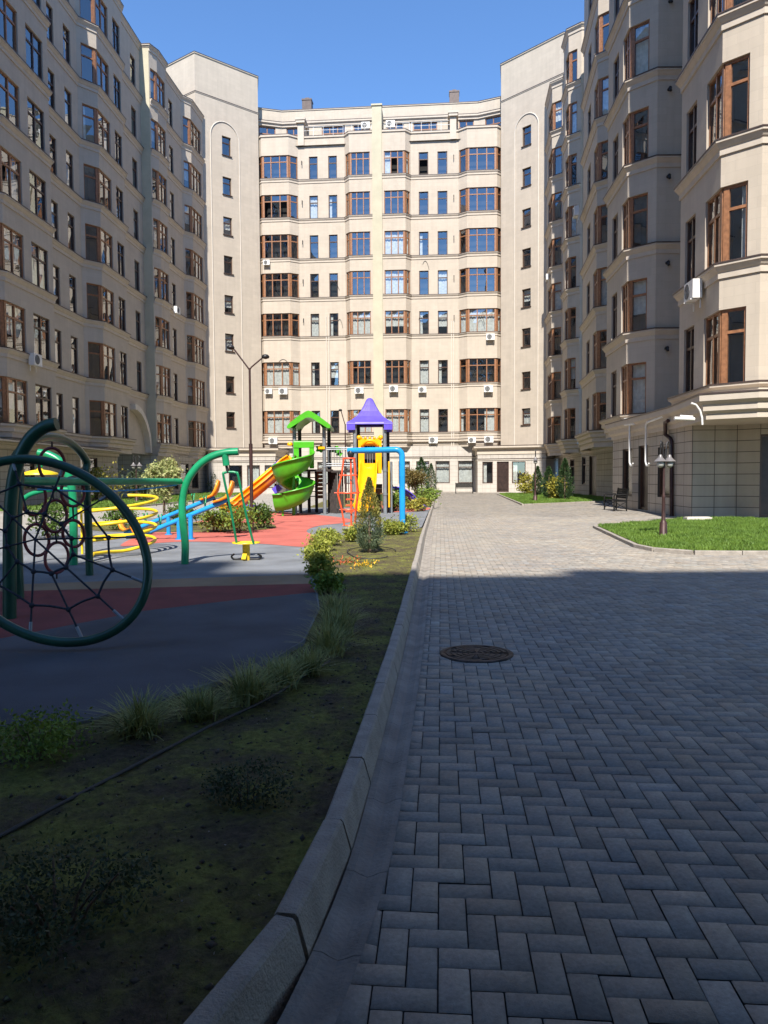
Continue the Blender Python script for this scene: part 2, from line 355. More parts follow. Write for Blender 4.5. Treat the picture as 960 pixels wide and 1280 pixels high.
class Facade:
    def __init__(s, pts, z0, z1): s.pts = pts; s.z0 = z0; s.z1 = z1; s.wins = []
    def win(s, chain, z0, z1, cols=None, fm='wood_frame', transom=.30, curtain=0, sill=False, open_=None, glass='window_glass', name='window', inset=.13):
        ch = []
        for (i, a, b) in chain:
            L = seglen(s.pts, i)
            ch.append((i, max(a, 0.0), min(b, L)))
        s.wins.append(dict(ch=ch, z0=z0, z1=z1, cols=cols or [1]*len(ch), fm=fm, tr=transom, cur=curtain, open=open_, glass=glass, name=name, inset=inset))
    def wall(s, parent, mats, name='wall', mi=0):
        mb = MB(); u = 0.0
        for i in range(len(s.pts)-1):
            L = seglen(s.pts, i); rects = [(a, b, w['z0'], w['z1']) for w in s.wins for (k, a, b) in w['ch'] if k == i]
            S = sorted(set([0, L]+[r[0] for r in rects]+[r[1] for r in rects])); Z = sorted(set([s.z0, s.z1]+[r[2] for r in rects]+[r[3] for r in rects]))
            for a, b in zip(S[:-1], S[1:]):
                if b-a < 1e-5: continue
                run = None
                for z0, z1 in zip(Z[:-1], Z[1:]):
                    hole = any(r[0]-1e-6 <= a and b <= r[1]+1e-6 and r[2]-1e-6 <= z0 and z1 <= r[3]+1e-6 for r in rects)
                    if not hole:
                        run = (run[0], z1) if run else (z0, z1)
                    if (hole or z1 == Z[-1]) and run:
                        p, q = onseg(s.pts, i, a), onseg(s.pts, i, b)
                        mb.face([(p[0], p[1], run[0]), (q[0], q[1], run[0]), (q[0], q[1], run[1]), (p[0], p[1], run[1])], mi,
                                [(u+a, run[0]), (u+b, run[0]), (u+b, run[1]), (u+a, run[1])]); run = None
            u += L
        for w in s.wins:
            P = s.chain(w); Q = miter(P, -w['inset']-.05); z0, z1 = w['z0'], w['z1']
            for k in range(len(P)-1):
                a, b, c, d = P[k], P[k+1], Q[k+1], Q[k]
                mb.face([(*a, z0), (*d, z0), (*c, z0), (*b, z0)], mi); mb.face([(*a, z1), (*b, z1), (*c, z1), (*d, z1)], mi)
            a, d = P[0], Q[0]; mb.face([(*d, z0), (*a, z0), (*a, z1), (*d, z1)], mi)
            a, d = P[-1], Q[-1]; mb.face([(*a, z0), (*d, z0), (*d, z1), (*a, z1)], mi)
            # dark room behind
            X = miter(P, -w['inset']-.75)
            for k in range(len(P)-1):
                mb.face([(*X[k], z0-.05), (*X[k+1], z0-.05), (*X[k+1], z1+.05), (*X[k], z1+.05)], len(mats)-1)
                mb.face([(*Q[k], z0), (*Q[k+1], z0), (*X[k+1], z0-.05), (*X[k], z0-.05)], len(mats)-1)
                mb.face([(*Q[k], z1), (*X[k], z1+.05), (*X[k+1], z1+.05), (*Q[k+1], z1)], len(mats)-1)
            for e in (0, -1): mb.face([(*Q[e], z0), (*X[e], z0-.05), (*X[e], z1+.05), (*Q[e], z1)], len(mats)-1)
        return mb.build(name, mats, parent)
    def chain(s, w):
        P = [onseg(s.pts, w['ch'][0][0], w['ch'][0][1])]
        for (i, a, b) in w['ch']: P.append(onseg(s.pts, i, b))
        return P
    def windows(s, parent):
        for w in s.wins:
            P = s.chain(w); I = miter(P, -w['inset']); fb = MB(); gb = MB(); cb = MB()
            z0, z1 = w['z0']+.003, w['z1']-.003; zt = z0+(z1-z0)*(1-w['tr']) if w['tr'] else None
            for k in range(len(I)-1):
                a, b = Vector(I[k]), Vector(I[k+1]); L = (b-a).length
                if L < .05: continue
                t = (b-a)/L; tt = (t.x, t.y); mid = (a+b)/2; nrm = Vector((t.y, -t.x))
                e0 = .004 if k == 0 else 0; e1 = .004 if k == len(I)-2 else 0
                for z, h in ((z0, .085), (z1-.075, .075)): fb.obox((mid.x, mid.y), tt, L/2-.004, .045, z, z+h)
                if zt: fb.obox((mid.x, mid.y), tt, L/2-.004, .05, zt-.045, zt+.045)
                nc = w['cols'][k]
                for j in range(nc+1):
                    q = a+t*(L*j/nc); hw = .045
                    if j == 0: q = a+t*(.04 if k == 0 else .09); hw = .038 if k == 0 else .085
                    elif j == nc: q = b-t*(.04 if k == len(I)-2 else .09); hw = .038 if k == len(I)-2 else .085
                    fb.obox((q.x, q.y), tt, hw, .057, z0+.002, z1-.002)
                for j in range(nc):
                    p, q = a+t*(L*j/nc+.04), a+t*(L*(j+1)/nc-.04)
                    spans = [(z0+.08, zt-.04), (zt+.04, z1-.07)] if zt else [(z0+.08, z1-.07)]
                    for si, (u0, u1) in enumerate(spans):
                        tilt = (random.random()-.5)*.03
                        op = (w['open'] is not None and (k, j) in w['open'] and si == 0)
                        if op: continue
                        gb.face([(p.x+nrm.x*tilt, p.y+nrm.y*tilt, u0), (q.x-nrm.x*tilt, q.y-nrm.y*tilt, u0), (q.x-nrm.x*tilt*.4, q.y-nrm.y*tilt*.4, u1), (p.x+nrm.x*tilt*.4, p.y+nrm.y*tilt*.4, u1)])
            f = fb.build(w['name'], w['fm'], parent)
            gb.build('pane', 'door_dark' if w['name'] == 'entrance_door' else w['glass'], f)
            if w['cur']:
                J = miter(P, -w['inset']-.16)
                lo = z0+.03 if w['cur'] != 2 else z0+(z1-z0)*.35
                for k in range(len(J)-1):
                    a, b = Vector(J[k]), Vector(J[k+1]); L = (b-a).length; t = (b-a)/max(L, .01); nrm = Vector((t.y, -t.x))
                    n = max(6, int(L*14)); ra = []; rb = []
                    span = (0, 1) if w['cur'] != 3 else ((0, .36) if k % 2 == 0 else (.6, 1))
                    for j in range(n+1):
                        q = a+t*(L*(span[0]+(span[1]-span[0])*j/n))+nrm*(.03*math.sin(j*1.9)+.012*math.sin(j*.7))
                        ra.append((q.x, q.y, lo)); rb.append((q.x, q.y, z1-.04))
                    cb.grid([ra, rb], smooth=True)
                cb.build('curtain', 'curtain', f)
def sweep(pts, prof, z, mb, mi=0, flash=None):
    offs = {}
    for (o, h) in prof: offs.setdefault(o, miter(pts, o))
    for (o0, h0), (o1, h1) in zip(prof[:-1], prof[1:]):
        A, B = offs[o0], offs[o1]
        for k in range(len(pts)-1):
            mb.face([(*A[k], z+h0), (*A[k+1], z+h0), (*B[k+1], z+h1), (*B[k], z+h1)], mi)
    for e in (0, -1):
        mb.face([(*offs[o][e], z+h) for o, h in (prof if e == -1 else prof[::-1])], mi)
    if flash:
        o, h = flash; A = miter(pts, o); B = miter(pts, 0.0)
        for k in range(len(pts)-1):
            mb.face([(*A[k], z+h), (*A[k+1], z+h), (*A[k+1], z+h+.045), (*A[k], z+h+.045)], mi+1)
            mb.face([(*A[k], z+h+.045), (*A[k+1], z+h+.045), (*B[k+1], z+h+.07), (*B[k], z+h+.07)], mi+1)
            mb.face([(*A[k], z+h), (*B[k], z+h), (*B[k+1], z+h), (*A[k+1], z+h)], mi+1)
PROF = [(.002, -.44), (.05, -.44), (.05, -.26), (.09, -.22), (.16, -.09), (.19, -.09), (.19, -.02), (.002, -.02)]
PROF_C = [(.002, -.34), (.05, -.34), (.05, -.2), (.13, -.08), (.13, -.02), (.002, -.02)]
PROF_BIG = [(.002, -1.0), (.10, -1.0), (.10, -.72), (.20, -.66), (.20, -.45), (.32, -.38), (.32, -.2), (.45, -.12), (.45, -.02), (.002, -.02)]
def cornice(pts, z, parent, prof=PROF, m='trim', name='cornice'):
    mb = MB(); sweep(pts, prof, z, mb, 0, (prof[-2][0]+.02, -.018)); return mb.build(name, [m, 'flashing'], parent)

# ================================================================== BUILDINGS
SILL = [4.15+3.7*k for k in range(8)]; WH = 2.32
def rcur(p=.3, opts=(1, 1, 2, 3)): return random.choice(opts) if random.random() < p else 0
def dark(p=.5): return 'dark_frame'

def roof_slab(pts, back, z, parent, name='roof', m='roofing'):
    mb = MB(); n = len(pts)
    for i in range(n-1): mb.face([(*pts[i], z), (*pts[i+1], z), (*back[i+1], z), (*back[i], z)])
    return mb.build(name, m, parent)

# ---- left wing, near section
def f1(Y): return -18.4+.03*(Y-36.7)
def r1(Y): return f1(Y)-.85
LA = empty('apartment_building', (-20, 40, 0), 'long grey-beige block on the left with deep angled bays, ending at the arched passage', 'building')
pl = [(r1(2), 2), (r1(24.1), 24.1), (f1(25.1), 25.1), (f1(30.2), 30.2), (r1(31.1), 31.1), (r1(35.7), 35.7), (f1(36.7), 36.7), (f1(41.8), 41.8), (r1(42.7), 42.7),
      (r1(47.5), 47.5), (f1(48.5), 48.5), (f1(52.8), 52.8), (-18.3, 53.5), (-18.15, 57.5)]
fl = Facade(pl, 3.3, 33.9)
for k, z in enumerate(SILL):
    h = z+WH
    for sg in (1, 5, 9):
        far = sg == 9
        if sg > 1:
            fl.win([(sg, .28, 9), (sg+1, 0, 1.95)], z, h, [1, 2], 'wood_frame', .3, rcur(.5, (2, 3, 3)))
            fl.win([(sg+1, 2.75, 4.0 if far else 4.55)], z, h, [2], 'dark_frame', .3, rcur(.3, (1, 3)))
        else:
            fl.win([(sg, .28, 9), (sg+1, 0, 1.95)], z, h, [1, 2], 'wood_frame', .3)
        if sg == 5:
            fl.win([(8, .75, 1.75)], z, h, [1], 'dark_frame', .3, rcur(.4)); fl.win([(8, 3.0, 3.95)], z, h, [1], 'dark_frame', .3, rcur(.4))
        if sg == 9 and k > 0: fl.win([(12, 2.0, 3.0)], z, h, [1], 'dark_frame', .3, rcur(.35))
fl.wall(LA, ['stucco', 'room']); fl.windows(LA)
for z in SILL[1:]: cornice(pl, z, LA)
cornice(pl, 33.98, LA)
# first floor skirting moulding above the stone ground floor
cornice(pl[:12], SILL[0]+.02, LA, PROF_BIG)
gl = [(-18.9, 2), (-18.45, 36.0), (-18.05, 50.6), (-24.5, 51.2)]
gfl = Facade(gl, -.2, 3.32)
for px0, px1 in ((101, 122),):
    a, b = on_line(px0, 590, gl[1], gl[2])[0], on_line(px1, 590, gl[1], gl[2])[0]
    gfl.win([(1, a, b)], .12, 2.75, [2], 'dark_frame', .26, name='shop_door')
gfl.win([(1, 1.0, 3.2)], .9, 2.7, [2], 'dark_frame', .3)
gfl.win([(0, 26, 28.2)], .9, 2.7, [2], 'dark_frame', .3)
gfl.wall(LA, ['stone_tile', 'room'], 'ground_floor_wall'); gfl.windows(LA)
cornice(gl[:3], 3.36, LA, [(.002, -.42), (.12, -.42), (.12, -.26), (.24, -.2), (.24, -.02), (.002, -.02)])
roof_slab(pl, [(-33, p[1]) for p in pl], 33.0, LA)
mb = MB(); mb.box(-30, -17.6, 2, 50.5, 3.22, 3.30); mb.build('bay_underside', 'trim', LA)
# the passage soffit and its arched bracket
mb = MB(); mb.face([(-26, 50.6, 3.9), (-18.2, 50.6, 3.9), (-18.2, 57.5, 3.9), (-26, 57.5, 3.9)])
mb.build('passage_soffit', 'stucco', LA)
mb = MB(); ri, ro = [], []
for k in range(13):
    a = math.pi/2*k/12
    ri.append((53.6+3.3*math.sin(a), 3.4+3.0*math.cos(a))); ro.append((53.6+3.7*math.sin(a), 3.4+3.4*math.cos(a)))
for x in (-17.75,):
    rings = [[(x, y0, z0), (x, y1, z1), (x-.5, y1, z1), (x-.5, y0, z0)] for (y0, z0), (y1, z1) in zip(ri, ro)]
    mb.grid(rings, closed=True, caps=True, smooth=False)
mb.build('arched_bracket', 'trim_pale', LA)
# attic storey set back, with a glazed band
al = [(-20.2, 2), (-19.2, 53.0), (-30, 53.4)]
fa = Facade(al, 33.0, 38.6)
for s0 in np.arange(24.0, 49.0, 3.4): fa.win([(0, s0, s0+2.7)], 34.2, 37.6, [4], 'dark_frame', .3)
fa.wall(LA, ['stucco', 'room'], 'attic_wall'); fa.windows(LA); cornice(al[:2], 38.7, LA)
roof_slab(al[:2], [(-33, 2), (-33, 53)], 38.6, LA, 'attic_roof')

# ---- left wing, far section
LB = empty('apartment_building', (-18, 62, 0), 'narrow beige block on the left between the arched passage and the end facade', 'building')
def r2(Y): return -17.65+.085*(Y-58.24)
pb = [(-18.15, 57.5), (-17.45, 57.45), (-17.1, 58.24), (-16.95, 60.0), (r2(60.8), 60.8), (r2(64.85), 64.85), (-16.45, 65.65), (-16.15, 68.6)]
fb_ = Facade(pb, 3.3, 33.9)
for k, z in enumerate(SILL):
    h = z+WH
    fb_.win([(1, .1, 9), (2, 0, 1.6)], z, h, [1, 2], 'wood_frame', .3, rcur(.5, (2, 3)))
    fb_.win([(4, 1.2, 2.1)], z, h, [1], 'dark_frame', .3, rcur(.35))
    fb_.win([(5, .2, 9), (6, 0, 2.45)], z, h, [1, 3], 'wood_frame', .3, rcur(.5, (2, 3)))
fb_.wall(LB, ['stucco', 'room']); fb_.windows(LB)
for z in SILL[1:]: cornice(pb[1:], z, LB)
cornice(pb, 33.98, LB); cornice(pb[1:], SILL[0]+.02, LB, PROF_BIG)
mb = MB(); mb.obox((-17.82, 57.47), (1, -.05), .36, .06, 3.9, 33.95); mb.build('pilaster', 'pale_plaster', LB)
gb_ = [(-24.5, 57.62), (-17.5, 57.55), (-16.3, 68.5)]
gfb = Facade(gb_, -.2, 3.32)
for px0, px1 in ((200, 211), (216, 223), (226, 236), (240, 248)):
    a, b = on_line(px0, 600, gb_[1], gb_[2])[0], on_line(px1, 600, gb_[1], gb_[2])[0]
    gfb.win([(1, a, b)], .55 if px0 != 226 else .1, 2.7, [1], 'dark_frame', .28)
gfb.wall(LB, ['stone_tile', 'room'], 'ground_floor_wall'); gfb.windows(LB)
mb = MB(); mb.box(-26, -18.152, 57.50, 57.545, 3.3, 7.6); mb.build('passage_wall', 'stucco', LB)
roof_slab(pb, [(-30, p[1]) for p in pb], 33.0, LB)
mb = MB()   # low mansard behind the parapet
A0, B0 = [(-17.9, 57.6), (-17.0, 68.0)], [(-20.5, 58.5), (-19.6, 68.0)]
mb.face([(*A0[0], 33.9), (*A0[1], 33.9), (*B0[1], 37.0), (*B0[0], 37.0)]); mb.face([(*A0[0], 33.9), (*B0[0], 37.0), (-28, 58.5, 37), (-28, 57.6, 33.9)])
mb.face([(*B0[0], 37.0), (*B0[1], 37.0), (-28, 68, 37), (-28, 58.5, 37)]); mb.build('mansard_roof', 'roofing', LB)

# ---- end block with its two stair towers
PC, tC = (-.5, 71.45), (math.cos(-.0798), math.sin(-.0798)); nC = (tC[1], -tC[0])
def C(s, n=0.0): return (PC[0]+s*tC[0]+n*nC[0], PC[1]+s*tC[1]+n*nC[1])
CB = empty('apartment_building', (*C(0), 0), 'sunlit beige block closing the courtyard, with a pale centre pilaster and two stair towers', 'building')
SN = [(-11.55, -.6), (-11.0, 0), (-8.37, 0), (-7.55, -.6), (-3.1, -.6), (-2.6, 0), (2.71, 0), (3.2, -.6), (7.68, -.6), (8.48, 0), (11.25, 0), (11.8, -.6)]
pc = [C(*q) for q in SN]
fc = Facade(pc, 4.3, 33.9)
CS = [29.9, 26.2, 22.43, 18.74, 15.02, 10.3, 5.7]; CHd = [32.06, 28.4, 24.67, 21.02, 17.22, 12.57, 7.92]
def sc(i, s): return s-SN[i][0]
for r, (z, h) in enumerate(zip(CS, CHd)):
    low = r >= 4; cu = lambda: rcur(.8 if low else .25, (1, 1, 2, 3))
    op = {1: {(1, 0), (1, 2)}}.get(r); op2 = {0: {(0, 1)}}.get(r)
    fc.win([(0, .08, 9), (1, 0, 9), (2, 0, seglen(pc, 2)-.08)], z, h, [1, 3, 1], 'wood_frame', .28, cu(), open_=op)
    fc.win([(3, 1.02, 1.86)], z, h, [1], 'dark_frame', .3, cu()); fc.win([(3, 2.88, 3.72)], z, h, [1], 'dark_frame', .3, cu())
    fc.win([(4, .12, 9), (5, 0, 1.98)], z, h, [1, 3], 'wood_frame', .28, cu())
    fc.win([(5, 3.30, 9), (6, 0, seglen(pc, 6)-.12)], z, h, [3, 1], 'wood_frame', .28, cu(), open_=op2)
    fc.win([(7, .75, 1.66)], z, h, [1], 'dark_frame', .3, cu(), open_=({(0, 0)} if r == 0 else None)); fc.win([(7, 2.52, 3.45)], z, h, [1], 'dark_frame', .3, cu())
    fc.win([(8, .08, 9), (9, 0, 9), (10, 0, seglen(pc, 10)-.08)], z, h, [1, 3, 1], 'wood_frame', .28, cu())
fc.wall(CB, ['stucco', 'room']); fc.windows(CB)
for z in CS:
    cornice(pc[:6]+[C(-.4, 0)], z, CB, PROF_C); cornice([C(.53, 0)]+pc[6:], z, CB, PROF_C)
for seg in (pc[:6]+[C(-.4, 0)], [C(.53, 0)]+pc[6:]):
    mb = MB(); sweep(seg, [(.002, -.22), (.09, -.18), (.09, 0), (-.3, 0)], 33.98, mb, 0, (.11, -.015)); mb.build('parapet_cap', ['trim', 'flashing'], CB)
    cornice(seg, 5.02, CB, [(.002, -.5), (.05, -.5), (.05, -.3), (.26, -.2), (.26, -.02), (.002, -.02)])
mb = MB(); mb.obox(C(.07, .05), tC, .455, .16, 4.9, 36.15, 0); mb.obox(C(.07, .06), tC, .52, .24, 36.15, 36.3, 0)
mb.obox(C(.07, -1.0), tC, .45, .95, 33.9, 36.2, 0); mb.build('pilaster', 'pale_plaster', CB)
for z in CS[:5]:
    for s_ in (-7.2, 7.25):
        mb = MB(); mb.tube([(*C(s_, -.6), z+1.75), (*C(s_, -.42), z+1.72), (*C(s_, -.40), z+1.35)], .035, 6); mb.build('wall_hook', 'black_metal', CB)
for (s_, z, w_) in ((-4.6, 19.9, .9), (-3.9, 16.3, .5), (4.3, 21.6, .6), (-9.6, 12.5, 1.2), (3.9, 16.4, .4), (9.5, 16.2, .6)):
    mb = MB(); mb.tube([(*C(s_+w_*t, .03 if abs(s_) > 8 else -.57), z+1.1*t*(1-t)*2-.5*t) for t in np.linspace(0, 1, 9)], .018, 5); mb.build('cable', 'black_metal', CB)
# stone ground floor
gc = [C(-11.9, -.45), C(12.1, -.45)]
gfc = Facade(gc, -.2, 4.4)
for s0, s1 in ((-10.6, -9.2), (-8.4, -6.9), (-6.0, -4.6), (-3.4, -2.2), (1.9, 3.0), (3.6, 4.85), (5.45, 6.8), (7.6, 9.05)):
    gfc.win([(0, s0+11.9, s1+11.9)], .82, 2.95, [1], 'dark_frame', .28, 1)
gfc.wall(CB, ['stone_light', 'room'], 'ground_floor_wall'); gfc.windows(CB)
cornice(gc, 3.35, CB, [(.002, -.12), (.05, -.12), (.08, -.02), (.002, -.02)], 'trim_pale')
# attic storey behind the roof terrace
ATT = [(-12.2, -1.2), (-9.4, -2.2), (9.6, -2.2), (12.4, -1.2)]
pa = [C(*q) for q in ATT]
fa = Facade(pa, 33.0, 37.2)
for s0, s1, n in ((-9.0, -7.6, 2), (-5.5, -3.2, 3), (-2.4, -.8, 2), (.9, 2.5, 2), (3.4, 5.7, 3), (7.8, 9.2, 2)):
    fa.win([(1, s0+9.4, s1+9.4)], 33.4, 35.55, [n], 'wood_frame', .3)
fa.win([(0, .7, 2.3)], 33.4, 35.55, [2], 'wood_frame', .3); fa.win([(2, .7, 2.3)], 33.4, 35.55, [2], 'wood_frame', .3)
fa.wall(CB, ['stucco', 'room'], 'attic_wall'); fa.windows(CB)
cornice(pa, 36.05, CB, [(.002, -.44), (.12, -.44), (.12, -.3), (.26, -.18), (.26, -.02), (.002, -.02)]); cornice(pa, 37.25, CB, [(.002, -.1), (.06, -.1), (.06, -.02), (.002, -.02)])
roof_slab(pa, [C(s, -12) for s, n in ATT], 37.1, CB)
mb = MB(); mb.face([(*C(-12, -.4), 33.05), (*C(12, -.4), 33.05), (*C(12, -3), 33.05), (*C(-12, -3), 33.05)]); mb.build('terrace', 'roofing', CB)
for s in (-7.25, 7.2):
    mb = MB(); mb.obox(C(s, -1.3), tC, .30, .95, 33.05, 35.1, 0); mb.obox(C(s, -1.25), tC, .42, 1.1, 35.1, 35.35, 0); mb.obox(C(s, -1.25), tC, .48, 1.16, 35.35, 35.55, 0); mb.build('terrace_fin', 'trim', CB)
for s, z in ((-7.1, 37.75), (7.35, 37.85)):
    mb = MB(); mb.obox(C(s, -3.4), tC, .46, .46, z-1.3, z+.95, 0); mb.obox(C(s, -3.4), tC, .5, .5, z+.78, z+.92, 0)
    mb.obox(C(s, -3.4), tC, .2, .2, z+.95, z+1.15, 0); mb.build('chimney', 'flashing', CB)
mb = MB()
for a, b in ((-7.0, -3.2), (-3.0, -.5), (.7, 3.1), (3.3, 7.0)):
    for z in (34.45, 34.8): mb.tube([(*C(a, -.5), z), (*C(b, -.5), z)], .02, 6)
    for s in np.linspace(a, b, 5): mb.tube([(*C(s, -.5), 33.9), (*C(s, -.5), 34.8)], .018, 6)
mb.build('terrace_railing', 'white_metal', CB)
# stair towers
TW = [((-21.4, 71.6), (-16.64, 68.16), (-11.72, 72.35), (-12.8, 78)), ((12.35, 77.5), (11.07, 70.5), (15.7, 65.64), (20.2, 68.4))]
WZ = [(171.5, 195), (222, 244), (271.6, 293.7), (320, 342), (369, 391), (417, 439), (470, 491), (514.7, 534.6)]
for ti, tp in enumerate(TW):
    seg = 1
    A, B = tp[seg], tp[seg+1]
    ft = Facade(list(tp), 3.0, 39.4)
    px = 285 if ti == 0 else 658
    zs = []
    for (y0, y1) in WZ:
        zt, zb = on_line(285, y0, TW[0][1], TW[0][2])[1], on_line(285, y1, TW[0][1], TW[0][2])[1]; zs.append((zb, zt))
    s0 = on_line(px-5.5, 300, A, B)[0]; s1 = on_line(px+5.5, 300, A, B)[0]
    for zb, zt in zs: ft.win([(seg, s0, s1)], zb, zt, [1], 'dark_frame', .33, rcur(.35), inset=.2)
    ft.wall(CB, ['stucco', 'room'], 'tower_wall'); ft.windows(CB)
    for zb, zt in zs:
        t = ((B[0]-A[0])/seglen(tp, seg), (B[1]-A[1])/seglen(tp, seg)); cc = onseg(tp, seg, (s0+s1)/2)
        mb = MB(); mb.obox((cc[0]+t[1]*.05, cc[1]-t[0]*.05), t, (s1-s0)/2+.06, .05, zb-.07, zb-.004); mb.build('window_sill', 'flashing', CB)
    cornice(list(tp), 39.45, CB, [(.002, -.12), (.07, -.1), (.07, -.02), (.002, -.02)])
    cornice(list(tp), 36.05, CB, [(.002, -.1), (.04, -.08), (.04, -.02), (.002, -.02)])
    # arch moulding round the window column
    xa = on_line(265 if ti == 0 else 643.5, 300, A, B)[0]; xb = on_line(300.5 if ti == 0 else 673, 300, A, B)[0]
    cx, hw = (xa+xb)/2, (xb-xa)/2; prof = [(xa, 4.2), (xa, 32.6)]+[(cx-hw*math.cos(a), 32.6+hw*1.05*math.sin(a)) for a in np.linspace(.15, math.pi-.15, 15)]+[(xb, 32.6), (xb, 4.2)]
    mb = MB(); mb.tube([(onseg(tp, seg, s)[0]+t[1]*.03, onseg(tp, seg, s)[1]-t[0]*.03, z) for s, z in prof], .042, 8); mb.build('arch_moulding', 'trim_pale', CB)
    mid = (sum(p[0] for p in tp)/4, max(p[1] for p in tp)+1); bk = [mid]*4
    roof_slab(list(tp), bk, 39.38, CB, 'tower_roof')
# ground-floor annexes at the foot of the towers
AN = [[C(-15.6, 4.2), C(-14.9, 5.42), C(-9.1, 4.1), C(-9.1, -.5)], [C(9.25, -.5), C(9.25, 4.1), C(15.07, 5.42), C(16.6, 3.2)]]
for ti, ap in enumerate(AN):
    fn = Facade(ap, -.2, 3.35)
    if ti == 1:
        for (x0, x1, z0, z1, nm) in ((603, 616, .82, 2.75, 'window'), (621, 636, .05, 2.75, 'entrance_door'), (640, 657, .82, 2.75, 'window')):
            a, b = on_line(x0, 600, ap[1], ap[2])[0], on_line(x1, 600, ap[1], ap[2])[0]
            fn.win([(1, a, b)], z0, z1, [1], 'dark_frame', .0 if nm != 'window' else .0, 3 if nm == 'window' else 0, name=nm)
    else:
        for (x0, x1) in ((286, 303), (309, 325), (331, 344)):
            a, b = on_line(x0, 600, ap[1], ap[2])[0], on_line(x1, 600, ap[1], ap[2])[0]
            fn.win([(1, a, b)], .5, 2.6, [1], 'dark_frame', .0, 1 if x0 > 305 else 0)
    fn.wall(CB, ['stone_light', 'room'], 'annex_wall'); fn.windows(CB)
    if ti == 1:
        a, b = on_line(622, 600, ap[1], ap[2])[0], on_line(635, 600, ap[1], ap[2])[0]; cc = onseg(ap, 1, (a+b)/2); L = seglen(ap, 1); t = ((ap[2][0]-ap[1][0])/L, (ap[2][1]-ap[1][1])/L)
        mb = MB(); ic = (cc[0]-t[1]*.1, cc[1]+t[0]*.1); mb.obox(ic, t, (b-a)/2-.1, .03, .14, 2.66)
        for q in range(4):
            for sx in (-.22, .22): mb.obox((ic[0]+t[0]*sx+t[1]*.03, ic[1]+t[1]*sx-t[0]*.03), t, .14, .03, .3+q*.58, .72+q*.58)
        mb.build('door_leaf', 'door_dark', CB)
    cornice(ap, 4.15, CB, [(.002, -.75), (.05, -.75), (.05, -.3), (.34, -.18), (.34, -.02), (.002, -.02)], 'trim')
    cornice(ap, 2.98, CB, [(.002, -.1), (.06, -.1), (.06, -.02), (.002, -.02)], 'trim_pale')
    roof_slab(ap, [C(-14, -.3) if ti == 0 else C(9.3, -.3)]*2+[C(-9.2, -.3) if ti == 0 else C(15, -.3)]*2, 4.2, CB, 'annex_roof')
# rain pipes on the end block
for s in (-5.0, -4.75, 7.0, 7.2):
    zz = (17.0 if s < 0 else 16.2); mb = MB(); mb.tube([(*C(s, -.5), z) for z in (1.9 if s > 0 else 4.9, zz)], .045, 8); mb.build('rain_pipe', 'trim_pale', CB)

# ---- right wing, far section
RB = empty('apartment_building', (16, 60, 0), 'narrow block on the right with two sunlit bays beside the end facade', 'building')
pr2 = [(14.55, 66.9), (14.19, 63.3), (15.04, 62.45), (14.78, 58.9), (13.88, 58.0), (13.72, 55.9), (14.47, 55.15), (15.2, 55.15)]
fr2 = Facade(pr2, 3.3, 33.9)
for z in SILL:
    h = z+WH
    fr2.win([(0, 1.1, 9), (1, 0, .95)], z, h, [2, 1], 'wood_frame', .3, rcur(.3, (1, 2)))
    fr2.win([(2, 1.2, 2.1)], z, h, [1], 'dark_frame', .3)
    fr2.win([(4, .9, 9), (5, 0, .72)], z, h, [1, 1], 'wood_frame', .3, rcur(.3, (1, 2)))
fr2.wall(RB, ['stucco', 'room']); fr2.windows(RB)
for z in SILL[1:]: cornice(pr2[:7], z, RB)
cornice(pr2, 33.98, RB); cornice(pr2[:7], SILL[0]+.02, RB, PROF_BIG)
mb = MB(); mb.obox((14.86, 55.13), (1, 0), .2, .07, 3.5, 34.4); mb.build('pilaster', 'pale_plaster', RB)
roof_slab(pr2, [(26, p[1]) for p in pr2], 33.0, RB)
mb = MB(); mb.face([(15.6, 55.3, 33.9), (16.0, 66.0, 33.9), (18, 66, 37), (17.6, 57, 37)][::-1]); mb.face([(17.6, 57, 37), (18, 66, 37), (26, 66, 37), (26, 57, 37)]); mb.face([(15.6, 55.3, 33.9), (17.6, 57, 37), (26, 57, 37), (26, 55.3, 33.9)]); mb.build('mansard_roof', 'roofing', RB)
gr2 = [(15.5, 66.2), (14.62, 55.0)]
gfr = Facade(gr2, -.2, 3.3)
for px0, px1, z0 in ((703, 709, .8), (712.5, 718, .7)):
    a, b = on_line(px0, 600, *gr2)[0], on_line(px1, 600, *gr2)[0]; gfr.win([(0, a, b)], z0, 2.75, [1], 'dark_frame', .28)
gfr.wall(RB, ['stone_tile', 'room'], 'ground_floor_wall'); gfr.windows(RB)
cornice(gr2, 3.72, RB, [(.002, -.7), (.10, -.66), (.10, -.4), (.3, -.3), (.3, -.02), (.002, -.02)])

